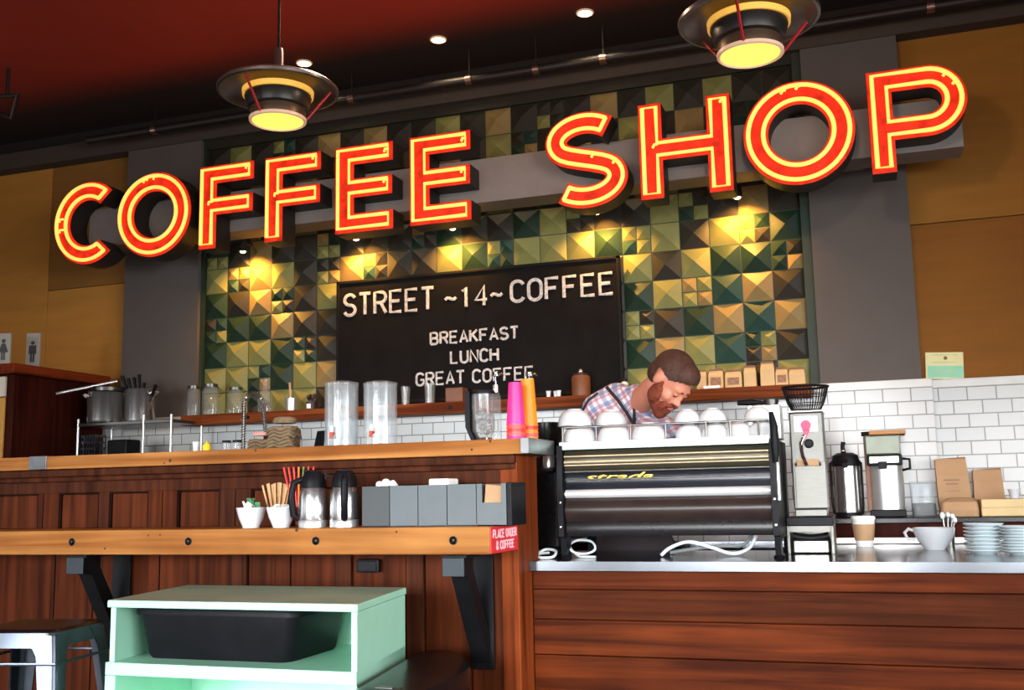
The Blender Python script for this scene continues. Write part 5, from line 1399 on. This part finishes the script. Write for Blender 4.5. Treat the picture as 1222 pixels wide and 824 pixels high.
tb, hw, h = bag('tall brown paper bag with printed lines, left one on the cabinet', 1121, 1160, 551, 545, 5.84, .09, -.01)
tbg = MB()
for k, wv in ((.62, .7), (.55, .55), (.42, .65)): MB().box((-.005-.012*k, -.045+h*k*.10+.0015+.009*k, h*k), (hw*wv*1.4, .002, .005)).build('printed_line', 'brown_jar', tb)
bag('plain brown paper bag, right one leaning against the tiles', 1163, 1199, 562, 560, 5.86, .08, .0)
a = at(1147, 608, 5.6)
t = thing('flat_paper_bag', 'creased brown paper bag lying in front of the tall bag', 'paper bag', (a.x, 5.60, KZ+.0008), rad(-8))
hw = 20*mpp(1147, 608, 5.6); mb = MB(); hh = kh(1147, 595, 5.6)
loft(mb, [(rrect(hw, .10, .02), 0), (rrect(hw*1.02, .11, .02), hh*.35), (rrect(hw*.95, .10, .02), hh*.8), (rrect(hw*.7, .07, .02), hh)], smooth=False); mb.build('bag', 'kraft', t)
x0 = at(1170, 605, 5.56).x
t = thing('paper_stack', 'thick stack of pale kraft paper sheets at the right edge of the cabinet', 'paper stack', (x0+.17, 5.62, KZ+.0008))
hh = kh(1190, 596, 5.56)
for i in range(2): MB().bx(-.17+.002*i, .17, -.11+.003*i, .11, hh*i/2+.0003, hh*(i+1)/2-.0003, .002).build('ream', 'kraft_light', t)
o = MB().lathe(bowl_prof(.028, .045, .004, .7), 20).build('white_bowl', 'white_ceramic', None, (at(1211, 590, 5.6).x, 5.62, KZ+hh+.0012)); tag(o, 'small white bowl sitting on the pale paper stack', 'bowl')

# ------------------------------------------------------------ crockery on the steel worktop
Y = 5.2; q = at(1032, 651, Y)
t = thing('takeaway_cup', 'white takeaway coffee cup with brown sleeve on the steel worktop', 'cup', (q.x, Y, CZ+.0005))
r = 13.5*mpp(1032, 630, Y); h = at(1032, 619, Y).z-CZ
MB().lathe([(0, .003), (r*.72, 0), (r*.98, h), (r*.94, h), (r*.7, .006), (0, .006)], 28).build('cup', 'white_paper', t)
MB().lathe([(r*.80, h*.22), (r*.815, h*.22), (r*.975, h*.80), (r*.955, h*.80)], 28).build('sleeve', 'kraft', t)
MB().lathe([(r*1.03, h*.97), (r*1.05, h*1.0), (r*1.0, h*1.06), (r*.92, h*1.08), (r*.9, h*1.03), (0, h*1.03)], 28).build('lid', 'white_paper', t)
Y = 4.95; q = at(1116, 654, Y)
t = thing('coffee_cup', 'large white coffee cup on the worktop with handle to the left', 'cup', (q.x, Y, CZ+.0005))
r = 24*mpp(1116, 640, Y); h = at(1116, 631, Y-.08).z-CZ
MB().lathe([(0, 0), (r*.48, 0), (r*.5, h*.06), (r*.80, h*.42), (r*.96, h*.8), (r, h), (r*.95, h), (r*.90, h*.78), (r*.74, h*.42), (r*.4, h*.12), (0, h*.1)], 36).build('bowl', 'white_ceramic', t)
MB().tube([(-r*.92, 0, h*.86), (-r*1.18, 0, h*.95), (-r*1.38, 0, h*.78), (-r*1.25, 0, h*.5), (-r*.86, 0, h*.44)], r*.085, 10, flat=1.3).build('handle', 'white_ceramic', t)
def saucers(px, Y, n, top, side):
    r = 22.5*mpp(px, 640, Y); x = at(px, 645, Y).x; H = at(px, top, Y+.0).z-CZ; st = (H-.018)/(n-1)
    proto = None
    for i in range(n):
        loc = (x+rnd.uniform(-.002, .002), Y, CZ+.0006+st*i)
        lab = '%s pale blue saucer from the bottom of the %s stack' % (['first', 'second', 'third', 'fourth', 'fifth', 'sixth', 'seventh', 'eighth', 'ninth', 'tenth', 'eleventh'][i], side)
        if proto is None:
            proto = MB().lathe([(0, 0), (r*.55, 0), (r*.58, .003), (r*.9, .010), (r, .016), (r*.985, .018), (r*.88, .0125), (r*.5, .006), (0, .005)], 36).build('saucer', 'blue_white', None, loc); tag(proto, lab, 'saucer', 'stacked saucers on the steel worktop')
        else:
            o = proto.copy(); COL.objects.link(o); o.location = loc; o['label'] = lab
saucers(1174, 4.66, 8, 625, 'left')
saucers(1218, 4.60, 9, 628, 'right')
q = at(1131, 640, 5.28)
t = thing('cutlery_holder', 'dark holder with spoons standing behind the large white cup', 'cutlery holder', (q.x, 5.28, CZ+.0005))
MB().lathe([(0, 0), (.028, 0), (.032, .07), (.029, .07), (.026, .005), (0, .005)], 20).build('pot', 'steel_dark', t)
for i, (px, py) in enumerate(((1124, 612), (1131, 611), (1137, 613), (1140, 618))):
    e = at(px, py, 5.28); b0 = Vector((q.x+(px-1131)*.0008, 5.28, CZ+.008))
    s = thing('spoon', 'metal spoon in the dark holder, %s from the left' % ['first', 'second', 'third', 'fourth'][i], 'spoon', b0, group='spoons in the dark holder')
    MB().tube([Vector((0, 0, 0)), (e-b0)*.8], .003, 6).build('handle', 'steel_bright', s)
    MB().ell((e-b0)*.9, (.011, .004, .017), 10).build('bowl', 'steel_bright' if i else 'white_ceramic', s)

# menu card on the tile ledge
mat('card_cream', srgb(222,214,160), .7, var=.05); mat('card_teal', srgb(140,208,180), .7, var=.06); mat('card_ink', srgb(110,100,50), .7); mat('card_line', srgb(180,196,140), .7)
pa, pb, pc, pd = at(1100.5, 421, 6.06), at(1147.5, 418, 6.06), at(1150, 453, 6.06), at(1106, 455, 6.06)
w = ((pb-pa).length+(pc-pd).length)/2; h = pa.z-(PT+.005)
t = thing('menu_card', 'cream and teal printed card leaning on the white tile ledge', 'card', ((pc.x+pd.x)/2-.0, 6.078, PT+.0045), 0)
T = Matrix.Rotation(rad(-7), 4, 'X') @ Matrix.Rotation(rad(3), 4, 'Y')
MB().box((0, 0, h/2), (w, .005, h), .001, T).build('card', 'card_cream', t)
MB().box((.004, -.003, h*.27), (w*.92, .003, h*.44), .0, T).build('teal_panel', 'card_teal', t)
MB().lathe([(0, 0), (.010, 0), (.010, .003), (0, .003)], 14, M=T @ Matrix.Translation((.006, -.0025, h*.78)) @ Matrix.Rotation(PI/2, 4, 'X')).build('emblem', 'card_ink', t)
for k in range(4): MB().box((.004, -.0045, h*(.16+.08*k)), (w*(.7-.08*(k % 2)), .001, .004), 0, T).build('printed_line', 'card_line', t)
for k in (.62, .9): MB().box((0, -.003, h*k), (w*.7, .001, .004), 0, T).build('printed_line', 'card_line', t)
# ------------------------------------------------------------ the barista
from mathutils.bvhtree import BVHTree
mat('skin', srgb(202,130,106), .55, var=.06, vs=20)
mat('skin_flush', srgb(196,112,92), .5)
mat('hair_brown', srgb(64,34,22), .7, var=.35, vs=60, stretch=(1,.25,1), bump=.4)
mat('beard_red', srgb(112,46,24), .8, var=.35, vs=70, bump=.5)
mat('eye_white', srgb(220,214,208), .3); mat('eye_dark', srgb(30,22,18), .3)
mat('apron', srgb(38,30,34), .8, var=.1); mat('trousers', srgb(30,32,42), .85, var=.1); mat('shoe', srgb(28,22,20), .6)
plaid('plaid_shirt')
man = thing('person', 'bearded person in plaid shirt and apron bending over the espresso machine', 'person', (-1.12, 5.2, 0))
L0 = -Vector(man.location)
hs_ = 1.12
def camv(a): return (CR*a[0]+CU*a[1]-CF*a[2])
hu = Vector((.60, .65, .47)).normalized(); hf = Vector((.39, -.74, .515)); hf = (hf-hu*hf.dot(hu)).normalized(); hr = hf.cross(hu)
HCn = at(800, 455, 4.80)
HM = Matrix((camv(hr), camv(hf), camv(hu))).transposed().to_4x4()
HM = Matrix.Translation(HCn) @ HM @ Matrix.Scale(hs_, 4)
def hp_(x, y, z): return HM @ Vector((x, y, z))
def head_shapes(mb):
    for c, r in (((0, -.012, .030), (.076, .096, .092)), ((0, .028, -.028), (.060, .062, .082)), ((0, .042, -.078), (.046, .046, .036)), ((0, .074, .024), (.054, .020, .014)),
                 ((0, .088, -.006), (.010, .016, .026)), ((0, .104, -.028), (.014, .015, .012)), ((.012, .094, -.032), (.010, .011, .009)), ((-.012, .094, -.032), (.010, .011, .009)),
                 ((.040, .056, -.028), (.024, .026, .026)), ((-.040, .056, -.028), (.024, .026, .026)), ((.079, -.008, -.002), (.010, .021, .031)), ((-.079, -.008, -.002), (.010, .021, .031)), ((0, .082, -.066), (.024, .012, .012)),
                 ((.031, .070, .006), (.016, .014, .012)), ((-.031, .070, .006), (.016, .014, .012))):
        mb.ell(c, r, 22, HM)
nb = at(762, 474, 5.0)
shR, shL = at(714, 489, 5.02), at(792, 512, 5.16)
hipc = Vector((-1.15, 5.20, .98)); chest = (shR+shL)/2 + Vector((0, .02, -.10))
elR, elL = Vector((-1.40, 5.10, 1.24)), Vector((-.70, 5.20, 1.24))
haR, haL = Vector((-1.14, 4.995, 1.165)), Vector((-.80, 5.00, 1.165))
hipR, hipL = hipc+Vector((-.10, 0, -.06)), hipc+Vector((.10, 0, -.06))
knR, knL = Vector((-1.28, 5.13, .50)), Vector((-1.02, 5.13, .50))
anR, anL = Vector((-1.29, 5.20, .09)), Vector((-1.00, 5.20, .09))
def torso(mb, g=0.):
    mb.cap(hipc, hipc+(chest-hipc)*.5, .135+g, .14+g, 20); mb.cap(hipc+(chest-hipc)*.5, chest, .14+g, .15+g, 20)
    mb.cap(shR+Vector((.02, 0, -.02)), shL+Vector((-.02, 0, -.02)), .075+g, .072+g, 18)
    up = at(736, 478, 5.06)
    mb.cap(chest+Vector((0, .02, .0)), up, .12+g, .080+g, 18)
    mb.cap(up, nb+Vector((-.02, .0, -.02)), .078+g, .060+g, 18); mb.cap(shR, up, .074+g, .078+g, 18)
mb = MB(); head_shapes(mb)
mb.cap(hp_(0, -.028, -.06), nb+Vector((0, 0, -.03)), .060, .064, 18); torso(mb, -.008)
def arm(mb, s, e, h, g=0.): mb.cap(s, e, .056+g, .044+g); mb.cap(e, h, .043+g, .030+g)
arm(mb, shR, elR, haR); arm(mb, shL, elL, haL)
for hip, kn, an in ((hipR, knR, anR), (hipL, knL, anL)):
    mb.cap(hip, kn, .090, .060); mb.cap(kn, an, .058, .040)
    mb.cap(an+Vector((0, .03, -.045)), an+Vector((0, -.14, -.055)), .038, .032)
for hnd, el, side in ((haR, elR, 1), (haL, elL, -1)):
    d = (hnd-el).normalized(); up = Vector((0, 0, 1)); sd = d.cross(up).normalized()
    pc = hnd+d*.045
    mb.ell(pc, (.036, .036, .026), 14)
    for k in range(4):
        o_ = (k-1.5)*.019; ln = (.030, .036, .034, .027)[k]
        b0 = pc+d*.022+sd*o_*.9; b1 = b0+d*ln+Vector((0, 0, -.004)); b2 = b1+d*ln*.4+Vector((0, 0, -.024)); b3 = b2-d*ln*.45+Vector((0, 0, -.016))
        mb.cap(b0, b1, .0095, .0088, 8); mb.cap(b1, b2, .0088, .0082, 8); mb.cap(b2, b3, .0082, .0075, 8)
    t0 = hnd+d*.02+sd*.026*side*(-1); t1 = t0+d*.028+sd*.020*side*(-1); t2 = t1+d*.024+Vector((0, 0, -.012))
    mb.cap(t0, t1, .012, .0105, 8); mb.cap(t1, t2, .0105, .009, 8)
body = fused(mb, .0075, 3)
body.build('body', 'skin', man, loc=L0)
# eyes and brows, mouth
for s in (-1, 1):
    mb = MB(); mb.ell((s*.031, .0805, .004), (.0130, .0085, .0075), 14, HM); mb.build('eyelid', 'skin', man, loc=L0)
    e = man.children[-1]
    mb = MB(); mb.tube([HM @ Vector((s*(.020+.006*k), .0885-.0012*(k-1.7)**2, -.0012-.0006*(k-1.7)**2)) for k in range(5)], .0018, 6); mb.build('lash', 'eye_dark', e)
    mb = MB(); mb.tube([HM @ Vector((s*(.012+.011*k), .0905-.0035*k-.0012*k*k, .024+.002*k-.0012*k*k)) for k in range(4)], .0055, 8); mb.build('eyebrow', 'beard_red', man, loc=L0)
mb = MB(); mb.ell((0, .094, -.066), (.020, .008, .0075), 14, HM); mb.build('lips', 'skin_flush', man, loc=L0)
# hair
mb = MB()
for c, r in (((0, -.016, .036), (.084, .104, .096)), ((0, .03, .075), (.066, .064, .055)), ((0, -.05, -.005), (.076, .064, .07))): mb.ell(c, r, 26, HM)
h = fused(mb, .008, 2)
HI = HM.inverted(); dele = []
for v in h.bm.verts:
    p = HI @ v.co
    if p.y < -.03: zm = -.055
    elif p.y < .035: zm = -.055+(p.y+.03)/.065*.085
    else: zm = .03+(p.y-.035)/.055*.045
    if abs(p.x) > .066 and -.034 < p.y < .028: zm = max(zm, .030)
    if p.z < zm: dele.append(v)
bmesh.ops.delete(h.bm, geom=dele, context='VERTS')
h.build('hair', 'hair_brown', man, loc=L0)
mb = MB()
for c, r in (((0, .050, -.094), (.052, .048, .044)), ((0, .070, -.112), (.036, .032, .036)), ((.056, .020, -.058), (.017, .036, .046)), ((-.056, .020, -.058), (.017, .036, .046)), ((.066, .012, -.015), (.011, .014, .034)), ((-.066, .012, -.015), (.011, .014, .034)),
             ((.018, .095, -.052), (.020, .011, .0095)), ((-.018, .095, -.052), (.020, .011, .0095)), ((.036, .076, -.072), (.014, .016, .026)), ((-.036, .076, -.072), (.014, .016, .026)), ((0, .090, -.088), (.026, .014, .014)), ((0, .03, -.10), (.05, .05, .03))): mb.ell(c, r, 20, HM)
fused(mb, .006, 2).build('beard', 'beard_red', man, loc=L0)
# clothes
mb = MB(); torso(mb, .010)
for s, e, hnd in ((shR, elR, haR), (shL, elL, haL)): mb.cap(s, e, .070, .060); mb.cap(e, e+(hnd-e)*.35, .060, .054)
mb.cap(nb+Vector((-.02, .03, -.06)), nb+Vector((-.004, .0, -.004)), .080, .070, 18)
sh_ = fused(mb, .010, 3); bvh = BVHTree.FromBMesh(sh_.bm)
sh_.build('shirt', 'plaid_shirt', man, loc=L0)
mb = MB(); mb.cap(hipc+Vector((0, 0, .03)), hipc+Vector((0, 0, -.08)), .150, .150, 18)
for hip, kn, an in ((hipR, knR, anR), (hipL, knL, anL)): mb.cap(hip, kn, .104, .076); mb.cap(kn, an, .074, .062)
fused(mb, .012, 3).build('trousers', 'trousers', man, loc=L0)
for an in (anR, anL):
    mb = MB(); mb.cap(an+Vector((0, .03, -.045)), an+Vector((0, -.15, -.052)), .045, .038); mb.cap(an, an+Vector((0, .02, -.04)), .05, .048)
    s = fused(mb, .008, 2)
    for v in s.bm.verts: v.co.z = max(v.co.z, .001)
    s.build('shoe', 'shoe', man, loc=L0)
def strap(nm, pts, r, m):
    P = []
    cp = Vector((0, 0, HC))
    fine = []
    for a, b in zip(pts, pts[1:]):
        for k in range(6): fine.append((a[0]+(b[0]-a[0])*k/6, a[1]+(b[1]-a[1])*k/6))
    fine.append(pts[-1])
    for px, py in fine:
        d = ray(px, py).normalized(); hit = bvh.ray_cast(cp, d)
        if hit[0] is not None: P.append(hit[0]+hit[1].normalized()*.003)
    if len(P) > 2: MB().tube(P, r, 8, flat=.5).build(nm, m, man, loc=L0)
strap('apron_strap', [(724, 463), (738, 478), (748, 492), (757, 508)], .0085, 'apron')
strap('apron_strap', [(758, 470), (757, 484), (757, 508)], .0075, 'apron')
strap('sleeve_seam', [(714, 470), (703, 478), (696, 490)], .006, 'trousers')
strap('collar', [(741, 464), (752, 470), (758, 484), (763, 502)], .011, 'plaid_shirt')
ap = MB(); n = 9
rows_ = []
for z, w in ((1.40, .12), (1.2, .17), (1.0, .19), (.75, .20), (.55, .20)):
    row = []
    for i in range(n):
        x = hipc.x+.02+(i/(n-1)-.5)*2*w
        hit = bvh.ray_cast(Vector((x, 4.5, z)), Vector((0, 1, 0)))
        y = hit[0].y-.008 if (hit[0] is not None and z > 1.0) else 5.035+abs(i/(n-1)-.5)**2*.14
        row.append((x, y, z))
    rows_.append(row)
vs = [v for r_2 in rows_ for v in r_2]; fs = [(k*n+i, k*n+i+1, (k+1)*n+i+1, (k+1)*n+i) for k in range(len(rows_)-1) for i in range(n-1)]
ap.add(vs, fs, True); o = ap.build('apron', 'apron', man, loc=L0)
# ------------------------------------------------------------ daylight
def area(name, loc, target, sx, sy, power, col, spread=180):
    l = ld.new(name, 'AREA'); l.shape = 'RECTANGLE'; l.size = sx; l.size_y = sy; l.energy = power; l.color = col; l.spread = rad(spread)
    o = bpy.data.objects.new(name, l); COL.objects.link(o); o.location = loc
    o.rotation_euler = (Vector(target)-Vector(loc)).to_track_quat('-Z', 'Y').to_euler()
    return o
DAY = (.97, .99, 1.0)
area('daylight_right', (4.9, 1.2, 1.5), (-1.2, 4.3, .7), 2.6, 1.8, 24, DAY, 54)
area('daylight_right_rear', (4.9, -2.0, 1.5), (-1.2, 4.5, .75), 2.6, 1.8, 24, DAY, 50)
area('daylight_front', (2.6, -3.9, 1.5), (.3, 4.5, .4), 3.0, 1.8, 26, DAY, 38)
area('daylight_front_middle', (-1.2, -3.9, 1.5), (-1.4, 4.5, .3), 3.0, 1.8, 40, DAY, 34)
area('daylight_front_left', (-5.0, -3.9, 1.5), (-3.5, 4.5, .3), 3.0, 1.8, 34, DAY, 36)
for n, loc, tgt, sx in (('f', (-8.10, 1.6, 1.5), (0, 1.6, 1.5), 2.8), ('g', (-8.10, -2.0, 1.5), (0, -2.0, 1.5), 2.8), ('a', (5.10, 1.2, 1.5), (0, 1.2, 1.5), 2.8), ('b', (5.10, -2.0, 1.5), (0, -2.0, 1.5), 2.8), ('c', (2.6, -4.1, 1.5), (2.6, 0, 1.5), 3.2), ('d', (-1.2, -4.1, 1.5), (-1.2, 0, 1.5), 3.2), ('e', (-5.0, -4.1, 1.5), (-5.0, 0, 1.5), 3.2)):
    p = area('window_portal', loc, tgt, sx, 2.0, 1, (1, 1, 1)); p.data.cycles.is_portal = True
w = bpy.data.worlds.new('world'); S.world = w; w.use_nodes = True
bg = w.node_tree.nodes['Background']; bg.inputs['Color'].default_value = (.90, .96, 1.0, 1); bg.inputs['Strength'].default_value = 2.2
